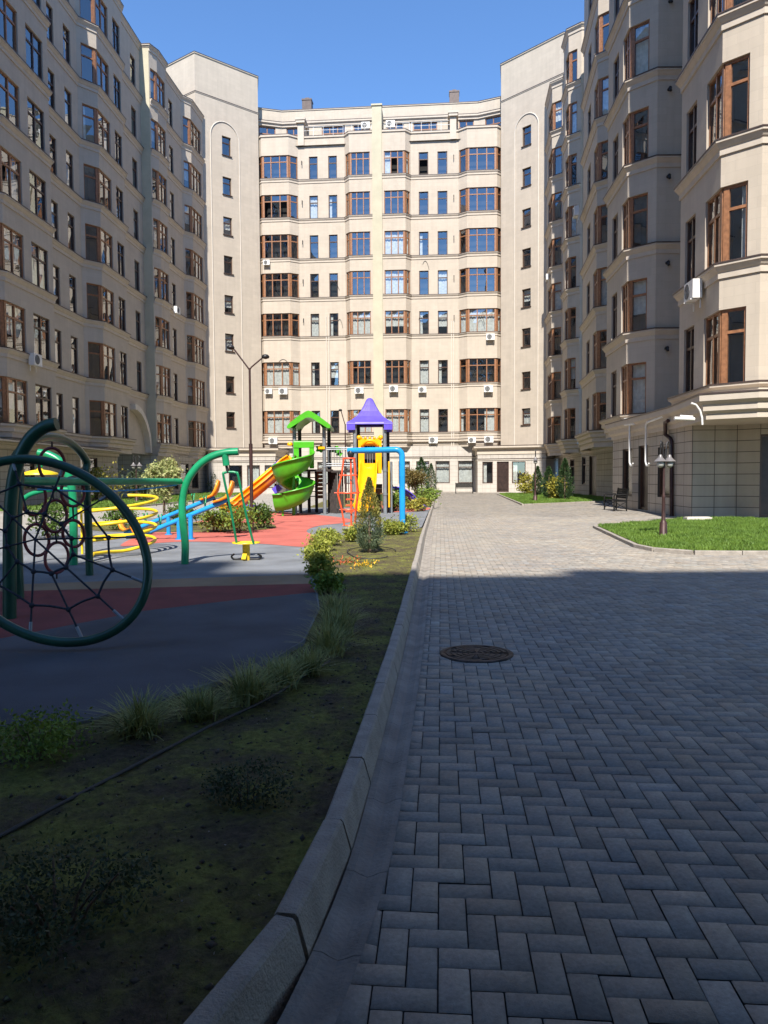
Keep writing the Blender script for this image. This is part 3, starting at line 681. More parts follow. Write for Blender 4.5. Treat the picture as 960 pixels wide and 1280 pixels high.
# ---- right wing, near section
RA = empty('apartment_building', (13, 35, 0), 'tall block on the right with the nearest bays and a stone-tiled ground floor', 'building')
pr1 = [(15.2, 52.3), (13.65, 51.4), (12.88, 45.4), (13.67, 44.61), (14.0, 44.5), (13.2, 38.6), (11.26, 37.8), (11.02, 33.98), (11.97, 33.03), (13.2, 33.03), (13.2, 27.3),
       (10.56, 26.76), (10.33, 23.12), (11.165, 22.285), (14.5, 22.285), (14.5, 4)]
fr1 = Facade(pr1, 3.3, 33.9)
for k, z in enumerate(SILL):
    h = z+WH
    fr1.win([(1, 2.0, 3.4)], z, h, [2], 'dark_frame', .3, rcur(.45)); fr1.win([(1, 4.75, 9), (2, 0, .98)], z, h, [2, 1], 'wood_frame', .3, rcur(.35, (1, 2)))
    fr1.win([(6, 1.0, 2.05)], z, h, [2], 'dark_frame', .3, rcur(.45)); fr1.win([(6, 2.85, 9), (7, 0, .95)], z, h, [2, 1], 'wood_frame', .3, rcur(.3, (1, 2)))
    fr1.win([(11, .5, 1.5)], z, h, [2], 'dark_frame', .3, 1 if k < 3 else 0); fr1.win([(11, 2.4, 9), (12, 0, .80)], z, h, [2, 1], 'wood_frame', .3, 3 if k == 1 else 0)
    fr1.win([(14, 5.0, 7.0)], z, h, [2], 'wood_frame', .3)
fr1.wall(RA, ['stucco', 'room']); fr1.windows(RA)
for z in SILL[1:]: cornice(pr1, z, RA)
cornice(pr1, 33.98, RA); cornice(pr1[5:], SILL[0]+.02, RA, [(.002, -.62), (.08, -.62), (.08, -.42), (.2, -.34), (.2, -.16), (.3, -.08), (.3, -.02), (.002, -.02)]); cornice(pr1[:5], SILL[0]+.02, RA, PROF_BIG)
roof_slab(pr1, [(26, p[1]) for p in pr1], 33.0, RA)
at1 = [(16.2, 52), (14.6, 24)]
fat = Facade(at1, 33, 38.6); fat.wall(RA, ['stucco', 'room'], 'attic_wall'); roof_slab(at1, [(28, 52), (28, 24)], 38.6, RA, 'attic_roof')
gr1 = [(14.6, 54.9), (13.75, 34.0), (10.42, 33.9), (10.06, 24.33), (11.46, 24.30), (11.98, 23.75), (15.5, 23.7)]
gfr = Facade(gr1, -.2, 3.3)
for px0, px1, z0 in ((726, 732, .8), (736.5, 745.5, .06)):
    a, b = on_line(px0, 600, gr1[0], gr1[1])[0], on_line(px1, 600, gr1[0], gr1[1])[0]
    gfr.win([(0, a, b)], z0, 2.8, [1], 'dark_frame', .0 if z0 < .5 else .28, glass='tinted_glass', name='entrance_door' if z0 < .5 else 'window')
for px0, px1, z0, z1 in ((778, 790, .55, 2.55), (798, 810, .06, 2.6), (822, 838.5, .62, 2.45)):
    a, b = on_line(px0, 600, gr1[2], gr1[3])[0], on_line(px1, 600, gr1[2], gr1[3])[0]
    gfr.win([(2, a, b)], z0, z1, [1], 'dark_frame', .0, glass='tinted_glass', name='window' if z0 > .3 else 'entrance_door')
gfr.win([(5, .02, 1.2)], .05, 2.7, [1], 'dark_frame', .0, name='entrance_door')
gfr.wall(RA, ['stone_tile', 'room'], 'ground_floor_wall'); gfr.windows(RA)
LEDGE = [(.002, -.72), (.06, -.72), (.06, -.56), (.16, -.48), (.16, -.3), (.28, -.2), (.28, -.02), (.002, -.02)]
ledge = [(14.6, 54.9), (13.75, 34.0), (10.42, 33.9), (10.06, 25.6), (9.42, 21.7), (10.45, 20.9), (14.8, 20.9)]
cornice(ledge, 3.74, RA, LEDGE)
mb = MB(); q = [(14.6, 54.9), (13.75, 34.0), (10.42, 33.9), (10.06, 25.6), (9.42, 21.7), (10.45, 20.9), (15.5, 20.9), (15.5, 54.9)]
mb.face([(x, y, 3.70) for x, y in q]); mb.face([(x, y, 3.03) for x, y in q][::-1]); mb.build('ledge_slab', 'trim', RA)
for z in SILL:      # capped vent stubs on the shaded flank of the second bay
    mb = MB(); mb.tube([(12.45, 33.03, z+2.85), (12.45, 32.83, z+2.85)], .07, 10); mb.tube([(12.45, 32.86, z+2.85), (12.45, 32.8, z+2.7)], .06, 8); mb.build('vent_pipe', 'black_metal', RA)
def onR(px, py, off=.25):
    s, z = on_line(px, py, (gr1[2][0]-off, gr1[2][1]), (gr1[3][0]-off, gr1[3][1])); p = onseg([(gr1[2][0]-off, gr1[2][1]), (gr1[3][0]-off, gr1[3][1])], 0, s); return (p[0], p[1], z)
mb = MB(); mb.tube([onR(787, 523), onR(787, 540), onR(787, 578), onR(788.5, 582), onR(791, 582), onR(791.5, 579)], .038, 10)
for y in (524, 527.5, 531): mb.tube([onR(781, y), onR(793, y-1)], .045, 8)
mb.build('drain_pipe', 'white_plastic', RA)
mb = MB(); mb.tube([onR(838, 513), onR(830, 514), onR(828, 521), onR(809, 528), onR(807.5, 532), onR(807, 577), onR(808.5, 582), onR(811, 582), onR(811.5, 579)], .042, 10); mb.build('drain_pipe', 'white_plastic', RA)
mb = MB(); mb.tube([onR(835, 526, .3), onR(831.5, 528, .3), onR(831.5, 543, .12), onR(838, 548, .09), onR(839.5, 552, .09), onR(839.5, 645, .09)], .07, 10); mb.build('rain_pipe', 'brown_metal', RA)

mb = MB(); mb.tube([at(843, 523, 21.2), at(868, 524, 21.2)], .05, 10); mb.tube([at(850, 520, 21.3), at(866, 521, 21.3)], .03, 8); mb.build('drain_pipe', 'white_plastic', RA)
mb = MB(); mb.tube([at(864, 504, 21.2), at(870, 506, 21.2), at(875, 513, 21.2), at(877.5, 522, 21.2), at(878, 531, 21.2)], .03, 8); mb.build('drain_pipe', 'white_plastic', RA)
# ---- block behind the viewpoint: throws the courtyard's shadow
SB = empty('apartment_building', (0, -24, 0), 'block across the near end of the courtyard whose roof edge throws the shade', 'building')
ps = [(22, -21.9), (-24, -21.9)]
fs = Facade(ps, -.2, 36.15)
for x in np.arange(2.0, 43, 4.6):
    for z in SILL: fs.win([(0, x, x+2.2)], z, z+WH, [3], 'wood_frame', .3)
fs.wall(SB, ['stucco', 'room']); fs.windows(SB)
for z in SILL[1:]: cornice(ps, z, SB)
mb = MB(); mb.box(-24, 22, -34, -22, 35.9, 36.1); mb.build('roof', 'roofing', SB)
mb = MB(); mb.box(-24, -5.5, -24.5, -21.9, 36.1, 37.75); mb.build('roof_upstand', 'stucco', SB)
mb = MB(); mb.box(-.55, 22, -24.5, -21.9, 36.1, 36.6); mb.box(-.5, .45, -24.4, -21.95, 36.6, 36.85); mb.build('roof_upstand', 'stucco', SB)

BLK = empty('sky_blocker', (.5, -3, 0), 'added stuccoed roof on two side walls over the viewpoint, darkening the near ground', 'sky_blocker')  # added out of view to cut sky light on the near paving
mb = MB(); mb.box(-6.5, 9.5, -9, .9, 4.3, 6.6); mb.build('blocker_roof', 'stucco', BLK)
for x0, x1 in ((-6.5, -3.6), (5.4, 9.5)):
    mb = MB(); mb.box(x0+.003, x1-.003, -8.99, .88, -.1, 4.302); mb.build('blocker_side', 'stucco', BLK)

# ---- air conditioners
ACP = MB(); ACP.box(-.42, .42, -.30, 0, 0, .60)
def make_ac():
    o = empty('air_conditioner', (0, 0, 0), 'x', 'air conditioner', 'air conditioners on the facades', local=True)
    b = ACP.build('casing', 'white_plastic', o)
    g = MB()
    for r in (.06, .12, .18, .235): g.tube([(-.1+r*math.cos(a), -.312, .30+r*math.sin(a)) for a in np.linspace(0, 2*math.pi, 25)[:-1]], .011, 5, closed=True)
    for a in np.linspace(0, math.pi, 5)[:-1]: g.tube([(-.1+.235*math.cos(a), -.31, .3+.235*math.sin(a)), (-.1-.235*math.cos(a), -.31, .3-.235*math.sin(a))], .008, 4)
    g.build('fan_grille', 'grey_grille', o)
    f = MB(); f.lathe((0, 0, 0), [(.23, 0), (.23, .004)], 20); f.v = [(-.1+x, -.303-z, .3+y) for x, y, z in f.v]; f.build('fan', 'grey_grille', o)
    k = MB()
    for x in (-.3, .3): k.beam((x, .0, -.02), (x, -.34, -.02), .035, .03); k.beam((x, -.02, -.3), (x, -.02, 0), .035, .03)
    k.build('bracket', 'white_metal', o)
    return o
AC0 = make_ac(); _first = [True]
def ac(px, py, A, B, label, off=.12, scale=1.0):
    """unit whose centre shows at px,py, hung on the wall line A-B (outer side on the right)"""
    L = math.hypot(B[0]-A[0], B[1]-A[1]); t = ((B[0]-A[0])/L, (B[1]-A[1])/L); n = (t[1], -t[0])
    A2 = (A[0]+n[0]*.3, A[1]+n[1]*.3); B2 = (B[0]+n[0]*.3, B[1]+n[1]*.3)
    s, z = on_line(px, py, A2, B2); p = onseg([A2, B2], 0, s)
    o = AC0 if _first[0] else copy_tree(AC0); _first[0] = False
    o.location = (p[0]-n[0]*(.3-off), p[1]-n[1]*(.3-off), z-.3*scale); o.rotation_euler.z = math.atan2(t[1], t[0]); o.scale = (scale,)*3
    o['label'] = label
cf = (C(-12), C(12)); cr_ = (C(-12, -.6), C(12, -.6))
ac(335.5, 489, *cf, 'smaller of the two air conditioners paired under the left bay of the end block', scale=.85)
ac(354, 489, *cf, 'larger of the two air conditioners paired under the left bay of the end block')
ac(341.5, 551, *cf, 'air conditioner lowest under the left bay of the end block, behind the slides')
ac(449, 488, *cf, 'air conditioner left of the pale pilaster, just above the purple play roof')
ac(492, 486, *cf, 'air conditioner right of the pale pilaster, under a bay window two storeys up')
ac(528, 487, *cr_, 'air conditioner under a single narrow window right of the pale pilaster', scale=.9)
ac(610.5, 486, *cf, 'single air conditioner under the curtained right-hand bay of the end block')
ac(613, 421, *cf, 'highest air conditioner on the right bay, hung below the wide curtained window', scale=.95)
ac(541.5, 550, *cr_, 'air conditioner over the ground floor cornice between two rain pipes and a narrow window')
ac(590, 550, *cf, 'smaller of the pair of air conditioners above the bench and entrance annex', scale=.85)
ac(611, 549, *cf, 'larger of the pair of air conditioners above the bench and entrance annex')
ac(333, 328, *cf, 'small air conditioner high under the left bay of the end block, third storey down', scale=.75)
ac(457, 157, C(-12, -1.2), C(12, -1.2), 'air conditioner on the roof terrace left of the pilaster top')
ac(488, 155, C(-12, -1.2), C(12, -1.2), 'air conditioner on the roof terrace right of the pilaster top')
ac(45, 450, pl[6], pl[7], 'air conditioner hung under the nearest bay of the shaded left block')
ac(222, 388, pb[2], pb[3], 'air conditioner on the narrow left block beside the passage', scale=.9)
ac(865, 364, pr1[11], pr1[12], 'air conditioner seen end-on under the nearest bay of the right block', scale=1.0)
ac(726.5, 265, pr1[1], pr1[2], 'sunlit air conditioner sticking out between the bays of the right blocks, higher one', off=.5)
ac(683, 347, pr2[0], pr2[1], 'small sunlit air conditioner on the last right bay beside the stair tower', scale=.8)

# ================================================================== GROUND
def sheet(name, pts, z, m, uv=1.0, thick=None, kind='structure'):
    mb = MB(); mb.face([(x, y, z) for x, y in pts], 0, [(x*uv, y*uv) for x, y in pts])
    if thick:
        for i in range(len(pts)):
            a, b = pts[i], pts[(i+1) % len(pts)]; mb.face([(*a, z), (*a, z-thick), (*b, z-thick), (*b, z)])
    return tag(mb.build(name, m), kind=kind)
def smooth_poly(pts, n=4):
    out = []; m = len(pts)
    for i in range(m):
        p0, p1, p2, p3 = [np.array(pts[(i+k-1) % m]) for k in range(4)]
        for j in range(n):
            t = j/n; out.append(tuple(.5*((2*p1)+(-p0+p2)*t+(2*p0-5*p1+4*p2-p3)*t*t+(-p0+3*p1-3*p2+p3)*t**3)))
    return out
sheet('ground', [(-400, -400), (400, -400), (400, 400), (-400, 400)], -.22, 'earth')
sheet('paving_bed', [(-24, -22), (16, -22), (16, 76), (-24, 76)], -.06, 'joint_sand')
KI = [(-1.25, .55), (-.85, 1.1), (-.58, 1.5), (-.44, 1.72), (-.34, 2.1), (-.24, 2.7), (-.16, 3.53), (-.06, 4.66), (.1, 6.64), (.41, 10.96), (.97, 18.78), (2.3, 35.67), (4.6, 66.0)]
_k0 = KI
KI = []
for i in range(len(_k0)-1):
    p0, p1, p2, p3 = [np.array(_k0[min(max(i+k, 0), len(_k0)-1)], float) for k in (-1, 0, 1, 2)]
    if p1[1] > 12: KI.append(tuple(p1)); continue
    d1 = (p2-p0)/max(p2[1]-p0[1], .1)*(p2[1]-p1[1]); d2 = (p3-p1)/max(p3[1]-p1[1], .1)*(p2[1]-p1[1])
    for t in (0, .25, .5, .75): KI.append(tuple((2*t**3-3*t*t+1)*p1+(t**3-2*t*t+t)*d1+(-2*t**3+3*t*t)*p2+(t**3-t*t)*d2))
KI.append(_k0[-1])
_ky = np.array([p[1] for p in KI]); _kx = np.array([p[0] for p in KI])
def kx(y): return np.interp(y, _ky, _kx)
# paving of small herringbone blocks, every block its own face set
def pavers():
    a = .09; ang = math.atan(.0765); ca, sa = math.cos(ang), math.sin(ang); V = []; F = []; T = []
    ii = np.arange(-14, 175); jj = np.arange(-6, 850)
    I, J = np.meshgrid(ii, jj, indexing='ij'); I = I.ravel(); J = J.ravel(); m = (I+J) % 4
    k = (m == 0) | (m == 2); I = I[k]; J = J[k]; m = m[k]
    w = np.where(m == 0, 2, 1); h = np.where(m == 0, 1, 2)
    g = .0020
    x0 = I*a+g; x1 = (I+w)*a-g; y0 = J*a+g; y1 = (J+h)*a-g
    cxx = (x0+x1)/2; cyy = (y0+y1)/2
    def wpos(x, y): return (x*ca+y*sa-.35, -x*sa+y*ca+.3)
    CX, CY = wpos(cxx, cyy)
    edge = kx(CY)+.105+.155
    keep = (CX > edge-.09) & (CX < 15.4) & (CY > .3) & (CY < 71.3) & (CX < np.where(CY < 24, 16, 15.2))
    hole = ((CX-.725)/.215)**2+((CY-5.83)/.215)**2 < 1
    keep &= ~hole
    x0, x1, y0, y1 = x0[keep], x1[keep], y0[keep], y1[keep]; CX, CY = CX[keep], CY[keep]; n = len(x0)
    zt = RNG.normal(0, .0012, n); tx = RNG.normal(0, .004, n); ty = RNG.normal(0, .004, n)
    be = .0036; dz = .0045
    outer = [(x0, y0), (x1, y0), (x1, y1), (x0, y1)]; bn = np.where(CY < 26, be, -.0012); inner = [(x0+bn, y0+bn), (x1-bn, y0+bn), (x1-bn, y1-bn), (x0+bn, y1-bn)]
    Vs = []
    mx_, my_ = (x0+x1)/2, (y0+y1)/2
    for (X, Y), z in [(p, 'i') for p in inner]+[(p, 'o') for p in outer]:
        wx, wy = wpos(X, Y); e = kx(wy)+.105+.155; wx = np.maximum(wx, e)
        zz = zt+(X-mx_)*tx+(Y-my_)*ty-(0 if z == 'i' else dz)
        Vs.append(np.stack([wx, wy, zz], 1))
    Vv = np.stack(Vs, 1).reshape(-1, 3)
    base = (np.arange(n)*8)[:, None]
    quads = [(0, 1, 2, 3)]+[(4+q, 4+(q+1) % 4, (q+1) % 4, q) for q in range(4)]
    near = CY < 26
    Fs = [base+np.array(quads[0])[None]]+[base[near]+np.array(q)[None] for q in quads[1:]]
    Ff = np.concatenate(Fs, 0)
    br = np.clip(RNG.normal(1, .075, n), .78, 1.25); wm = RNG.normal(0, .03, n)
    tint = np.stack([br*(1+wm), br, br*(1-wm), np.ones(n)], 1); tint = np.repeat(tint, 8, 0)
    tag(np_mesh('paving', Vv, Ff, 'paver', tint=tint), kind='structure')
pavers()
# kerb and gutter, cut into stones with dark joints
def kerb_run(name, pts, w, z0, z1, m, step=.5, side=1, gap=.004, bevel=.010, foot=0.0):
    """stones along a plan polyline; the body lies to the right of the line when side=1"""
    P = [Vector(p) for p in pts]; acc = [0.0]
    for a, b in zip(P[:-1], P[1:]): acc.append(acc[-1]+(b-a).length)
    def pt(s):
        for k in range(len(P)-1):
            if s <= acc[k+1] or k == len(P)-2:
                q = (s-acc[k])/(acc[k+1]-acc[k]); return P[k]+(P[k+1]-P[k])*q
    mb = MB(); s = 0.0; tot = acc[-1]
    while s < tot-.02:
        e = min(s+step, tot); a, b = pt(s+gap), pt(e-gap); t = (b-a).normalized(); n = Vector((t.y, -t.x))*side
        jz = random.uniform(-.003, .003); jx = random.uniform(-.003, .003)
        prof = [(jx, z0), (jx, z1-bevel+jz), (jx+bevel, z1+jz), (jx+w-bevel, z1+jz), (jx+w, z1-bevel+jz), (jx+w+foot, 0.0), (jx+w+foot, z0)]
        ra = [(a.x+n.x*o, a.y+n.y*o, z) for o, z in prof]; rb = [(b.x+n.x*o, b.y+n.y*o, z) for o, z in prof]
        mb.grid([ra, rb], smooth=False); mb.face(ra); mb.face(rb[::-1]); s = e
    return tag(mb.build(name, m), kind='structure')
kerb_run('kerb', KI, .074, -.06, .115, 'kerb_stone', .62, foot=.03)
def gutter():
    pts = miter(KI, .105); P = [Vector(p) for p in pts]; mb = MB(); prof = [(0, -.008), (.03, -.010), (.055, -.022), (.078, -.030), (.10, -.022), (.125, -.010), (.155, -.004), (.155, -.05)]
    rings = []; acc = 0.0; nxt = .4
    pin = miter(KI, .105); pout = miter(KI, .260)
    for k in range(len(KI)-1):
        a0, a1, b0, b1 = map(Vector, (pin[k], pin[k+1], pout[k], pout[k+1])); L = (a1-a0).length; m_ = max(2, int(L/.1))
        for q in range(m_):
            t = q/m_; p, r = a0+(a1-a0)*t, b0+(b1-b0)*t
            if acc+L*t > nxt:
                e = .02; nxt += .5
                for tt, dz in ((t, 0), (t+.0025/L, -.003), (t+.005/L, 0)):
                    p, r = a0+(a1-a0)*tt, b0+(b1-b0)*tt; rings.append([(p.x+(r.x-p.x)*o/.155, p.y+(r.y-p.y)*o/.155, z+dz) for o, z in prof])
            else: rings.append([(p.x+(r.x-p.x)*o/.155, p.y+(r.y-p.y)*o/.155, z) for o, z in prof])
        acc += L
    mb.grid(rings, smooth=False)
    tag(mb.build('gutter', 'gutter_stone'), kind='structure')
gutter()
# planting bed: lumpy mossy soil
def noise2(x, y, seed=0):
    return (np.sin(x*2.3+y*1.1+seed)+np.sin(x*5.1-y*4.3+seed*2)*.6+np.sin(x*11.3+y*9.1)*.35+np.sin(-x*23.+y*19.+seed)*.2)/2.15
def soil_grid(name, x0, x1, y0, y1, nx, ny, edge=None, amp=.018, base=.05, clipf=None):
    ys = np.linspace(y0, y1, ny); V = []
    for y in ys:
        xr = float(kx(y)) if edge else x1
        xs = np.linspace(x0, xr, nx)
        z = base+amp*noise2(xs, y, 1.3)+RNG.normal(0, amp*.22, nx)
        V.append(np.stack([xs, np.full(nx, y), z], 1))
    V = np.concatenate(V); idx = np.arange(nx*ny).reshape(ny, nx)
    F = np.stack([idx[:-1, :-1].ravel(), idx[:-1, 1:].ravel(), idx[1:, 1:].ravel(), idx[1:, :-1].ravel()], 1)
    return tag(np_mesh(name, V, F, 'mossy_soil', smooth=True), kind='structure')
soil_grid('soil', -4.6, 0, .55, 19.9, 150, 520, edge=True)
soil_grid('soil', -3.5, 0, 33.2, 66.0, 20, 60, edge=True)
# rubber play surface
BE = [(-14, 3.9), (-5, 3.7), (-2.9, 3.85), (-2.08, 3.95), (-1.67, 4.01), (-1.52, 4.2), (-1.36, 4.42), (-1.14, 4.74), (-.86, 5.22), (-.66, 6.0), (-.66, 7.5), (-.80, 8.78), (-1.04, 10.59), (-1.30, 12.4), (-1.46, 14.06), (-1.38, 15.3),
      (-1.05, 16.5), (-.55, 17.5), (0, 18.5), (.5, 19.3), (.95, 19.7), (1.02, 20.0), (1.5, 26), (2.02, 32.4), (2.05, 33.2), (-3.4, 33.2), (-6.5, 28.5), (-8.2, 24.5), (-9.5, 20), (-13, 16), (-14, 12)]
sheet('play_surface', BE, .078, 'rubber_grey', thick=.09)
sheet('play_surface', smooth_poly([(-13.9, 5.6), (-3.2, 6.15), (-2.42, 7.4), (-1.6, 8.05), (-.80, 8.55), (-.92, 9.25), (-2.9, 9.0), (-5, 8.7), (-13.9, 8.5)], 1), .082, 'rubber_red_shaded')
sheet('play_surface', [(-13.9, 5.6), (-3.2, 6.15), (-2.42, 7.4), (-1.6, 8.05), (-.80, 8.55), (-.67, 7.5), (-.67, 6.0), (-.87, 5.22), (-1.15, 4.75), (-1.37, 4.42), (-1.53, 4.21), (-1.68, 4.02), (-2.08, 3.96), (-2.9, 3.86), (-5, 3.71), (-13.9, 3.91)][::-1], .0818, 'rubber_navy_shaded')
sheet('play_surface', [(-13.9, 8.5), (-5, 8.7), (-2.9, 9.0), (-.92, 9.25), (-1.02, 10.15), (-3, 9.75), (-4.9, 9.3), (-13.9, 9.1)], .0822, 'rubber_tan')
sheet('play_surface', smooth_poly([gr(*p, .08) for p in [(150, 682), (200, 678.5), (240, 677), (285, 678), (330, 680), (385, 684), (403, 680), (400, 672), (383, 664), (400, 657), (440, 652), (420, 646), (340, 640), (290, 644), (200, 662)]], 4), .0824, 'rubber_red')
sheet('play_surface', smooth_poly([gr(*p, .08) for p in [(440, 640), (505, 640), (531, 638), (533, 634), (470, 632)]], 3), .0826, 'rubber_red')
# planted island in the play surface
isl = smooth_poly([(-7.6, 19.3), (-5.6, 18.45), (-3.6, 18.6), (-2.9, 19.8), (-3.6, 21.6), (-5.8, 22.3), (-7.9, 21.3)], 5)
sheet('soil', isl, .10, 'mossy_soil', thick=.03)
# paving on the far side of the playground, lawns
sheet('paving', [(-18.7, 3), (-14.0, 3.9), (-14, 12), (-13, 16), (-9.5, 20), (-8.2, 24.5), (-6.5, 28.5), (-3.4, 33.2), (-3.5, 68.8), (-18.3, 68.8)], .004, 'paving_far', uv=.5)
def grass(name, poly, n, hgt=(.05, .13), z=.03, m='lawn_blade', wid=.006):
    P = np.array(poly); lo, hi = P.min(0), P.max(0); pts = np.empty((0, 2))
    while len(pts) < n:
        q = RNG.uniform(lo, hi, (n*2, 2)); inside = np.zeros(len(q), bool); j = len(P)-1
        for i in range(len(P)):
            c = ((P[i, 1] > q[:, 1]) != (P[j, 1] > q[:, 1])) & (q[:, 0] < (P[j, 0]-P[i, 0])*(q[:, 1]-P[i, 1])/(P[j, 1]-P[i, 1]+1e-9)+P[i, 0]); inside ^= c; j = i
        pts = np.concatenate([pts, q[inside]])
    pts = pts[:n]; h = RNG.uniform(*hgt, n)*(1+.35*noise2(pts[:, 0]*1.7, pts[:, 1]*1.7, 4)); a = RNG.uniform(0, 2*np.pi, n); l = RNG.uniform(.1, .75, n)*h; b = RNG.uniform(0, 2*np.pi, n)
    d = np.stack([np.cos(a), np.sin(a)], 1)*wid*(1+h*6)[:, None]; e = np.stack([np.cos(b), np.sin(b)], 1)*l[:, None]
    zz = np.full(n, z)
    V = np.stack([np.column_stack([pts-d, zz]), np.column_stack([pts+d, zz]), np.column_stack([pts+d*.6+e*.4, z+h*.6]), np.column_stack([pts+e, z+h])], 1).reshape(-1, 3)
    base = (np.arange(n)*4)[:, None]
    F = np.concatenate([base+np.array([[0, 1, 2]]), base+np.array([[0, 2, 3]])])
    return tag(np_mesh(name, V, F, m), kind='stuff')
LW1 = [(5.80, 20.2), (5.02, 14.5), (5.15, 13.55), (5.6, 13.25), (6.8, 13.12), (11.5, 13.0), (11.5, 23.2), (9.9, 23.6), (9.3, 23.2)]
sheet('lawn', LW1, .05, 'mossy_soil'); o = grass('grass', LW1, 80000, (.03, .085), .05); tag(o, 'bright lawn of unmown blades at the foot of the right block', 'grass')
kerb_run('kerb', [(9.3, 23.25), (5.74, 20.2), (4.95, 14.45), (5.08, 13.45), (5.55, 13.15), (6.78, 13.02), (11.6, 12.9)], .08, -.05, .075, 'kerb_stone', .8, side=1)
LW2 = [(9.1, 58.8), (6.85, 36.2), (11.3, 39.7), (13.6, 41.5), (14.2, 55), (14.6, 62)]
sheet('lawn', LW2, .05, 'mossy_soil'); o = grass('grass', LW2, 42000, (.05, .12), .05, wid=.012); tag(o, 'far lawn with clipped conifers in front of the right annex', 'grass')
kerb_run('kerb', [(9.05, 59.2), (6.78, 36.0), (11.4, 39.6), (13.7, 41.3)], .09, -.05, .085, 'kerb_stone', .8, side=1)
LW3 = [(-17.6, 30), (-12.6, 34.5), (-12.2, 41), (-11.6, 49), (-12.2, 66), (-16.3, 67), (-17.6, 56), (-17.8, 50)]
sheet('lawn', LW3, .05, 'mossy_soil'); o = grass('grass', LW3, 30000, (.07, .17), .05, wid=.014); tag(o, 'lawn strip along the foot of the shaded left blocks', 'grass')
kerb_run('kerb', [(-17.6, 29.8), (-12.5, 34.4), (-12.1, 41), (-11.5, 49), (-12.1, 66)], .09, -.05, .085, 'kerb_stone', .8, side=1)
sheet('footpath', [(-3.4, 66.2), (4.6, 66.2), (4.6, 71.9), (-10, 72.6), (-9.5, 68.9), (-3.4, 68.8)], .003, 'footpath_slab')
LW4 = [(3.2, 66.3), (4.75, 66.5), (5.6, 70.6), (3.0, 70.8)]
sheet('lawn', LW4, .05, 'mossy_soil'); o = grass('grass', LW4, 2500, (.07, .17), .05, wid=.014); tag(o, 'small patch of grass at the foot of the end block beside the bench', 'grass')

# ================================================================== PLANTS
def leaves(name, pts, size, m, parent=None, asp=.5, droop=0.0, up=None, jitter=.35):
    n = len(pts); nr = RNG.normal(0, 1, (n, 3)); nr[:, 2] += .4
    if up is not None: d = up+RNG.normal(0, jitter, (n, 3))
    else: d = np.cross(nr, RNG.normal(0, 1, (n, 3)))
    d /= np.linalg.norm(d, axis=1)[:, None]+1e-9
    s = np.cross(d, nr); s /= np.linalg.norm(s, axis=1)[:, None]+1e-9
    L = (size*RNG.uniform(.6, 1.35, n))[:, None]
    A = pts; B = pts+d*L*.5+s*L*asp*.5; Cc = pts+d*L; D = pts+d*L*.5-s*L*asp*.5
    V = np.stack([A, B, Cc, D], 1).reshape(-1, 3); F = (np.arange(n)*4)[:, None]+np.array([[0, 1, 2, 3]])
    return np_mesh(name, V, F, m, parent)
def blob_pts(c, rx, ry, rz, n, clumps=14, spread=.34, shell=.55):
    c = np.array(c); k = RNG.normal(0, 1, (clumps, 3)); k /= np.linalg.norm(k, axis=1)[:, None]; k *= (RNG.uniform(shell, 1.0, clumps)**.6)[:, None]
    k *= np.array([rx, ry, rz])*RNG.uniform(.72, 1.05, (clumps, 1))
    i = RNG.integers(0, clumps, n); p = k[i]+RNG.normal(0, spread, (n, 3))*np.array([rx, ry, rz])*RNG.uniform(.5, 1.15, (clumps, 1))[i]
    return p+c
def shrub(name, x, y, w, h, m, label, cat='shrub', group=None, n=900, size=.05, stems=7, z=.08, d=None, asp=.5, clumps=14, flowers=None):
    o = empty(name, (x, y, z), label, cat, group); d = d or w
    p = blob_pts((x, y, z+h*.56), w*.5, d*.5, h*.42, n, clumps); p[:, 2] = np.maximum(p[:, 2], z+.02)
    leaves('foliage', p, size, m, o, asp)
    mb = MB()
    for k in range(stems):
        a = 2*math.pi*k/stems+random.random(); r = random.uniform(.25, .8)
        mb.tube([(x+.03*math.cos(a), y+.03*math.sin(a), z-.05), (x+w*.22*r*math.cos(a), y+d*.22*r*math.sin(a), z+h*.4), (x+w*.42*r*math.cos(a), y+d*.42*r*math.sin(a), z+h*.8)], [min(.012, w*.014), min(.009, w*.010), min(.004, w*.006)], 5)
    mb.build('stem', 'bark', o)
    return o
def conifer(name, x, y, w, h, m, label, group=None, n=2600, size=.06, z=.06, m2=None, taper=1.0, cat='conifer'):
    o = empty(name, (x, y, z), label, cat, group)
    u = RNG.uniform(0, 1, n); zz = z+.04*h+u**1.15*h*.96
    prof = np.interp(u**1.15, [0, .12, .35, .7, 1.0], [.55, .95, 1.0, .62*taper, .03])
    a = RNG.uniform(0, 2*np.pi, n); lob = 1+.16*np.sin(a*5+zz*7)+.12*np.sin(a*3-zz*13); r = prof*w*.5*lob*RNG.uniform(.25, 1.05, n)**.5
    p = np.column_stack([x+r*np.cos(a), y+r*np.sin(a), zz]); up = np.column_stack([np.cos(a)*.5, np.sin(a)*.5, np.full(n, 1.0)])
    if m2:
        top = u**1.15 > .42+.12*np.sin(a*3)
        leaves('foliage', p[~top], size, m, o, .32, up=up[~top]); leaves('foliage', p[top], size*.9, m2, o, .32, up=up[top])
    else: leaves('foliage', p, size, m, o, .32, up=up)
    mb = MB(); mb.tube([(x, y, z-.06), (x, y, z+h*.5), (x, y, z+h*.92)], [w*.05+.012, w*.035+.006, .005], 7); mb.build('trunk', 'bark', o)
    return o
n = 420; yy = RNG.uniform(1.0, 9.5, n); xx = kx(yy)-RNG.uniform(.03, 1.6, n)**1.0; p = np.column_stack([xx, yy, .052+.018*noise2(xx, yy, 1.3)])
tag(leaves('debris', p, .010, 'kerb_stone', None, .8), 'specks of gravel and dry bits scattered over the mossy bed', 'debris', kind='stuff')
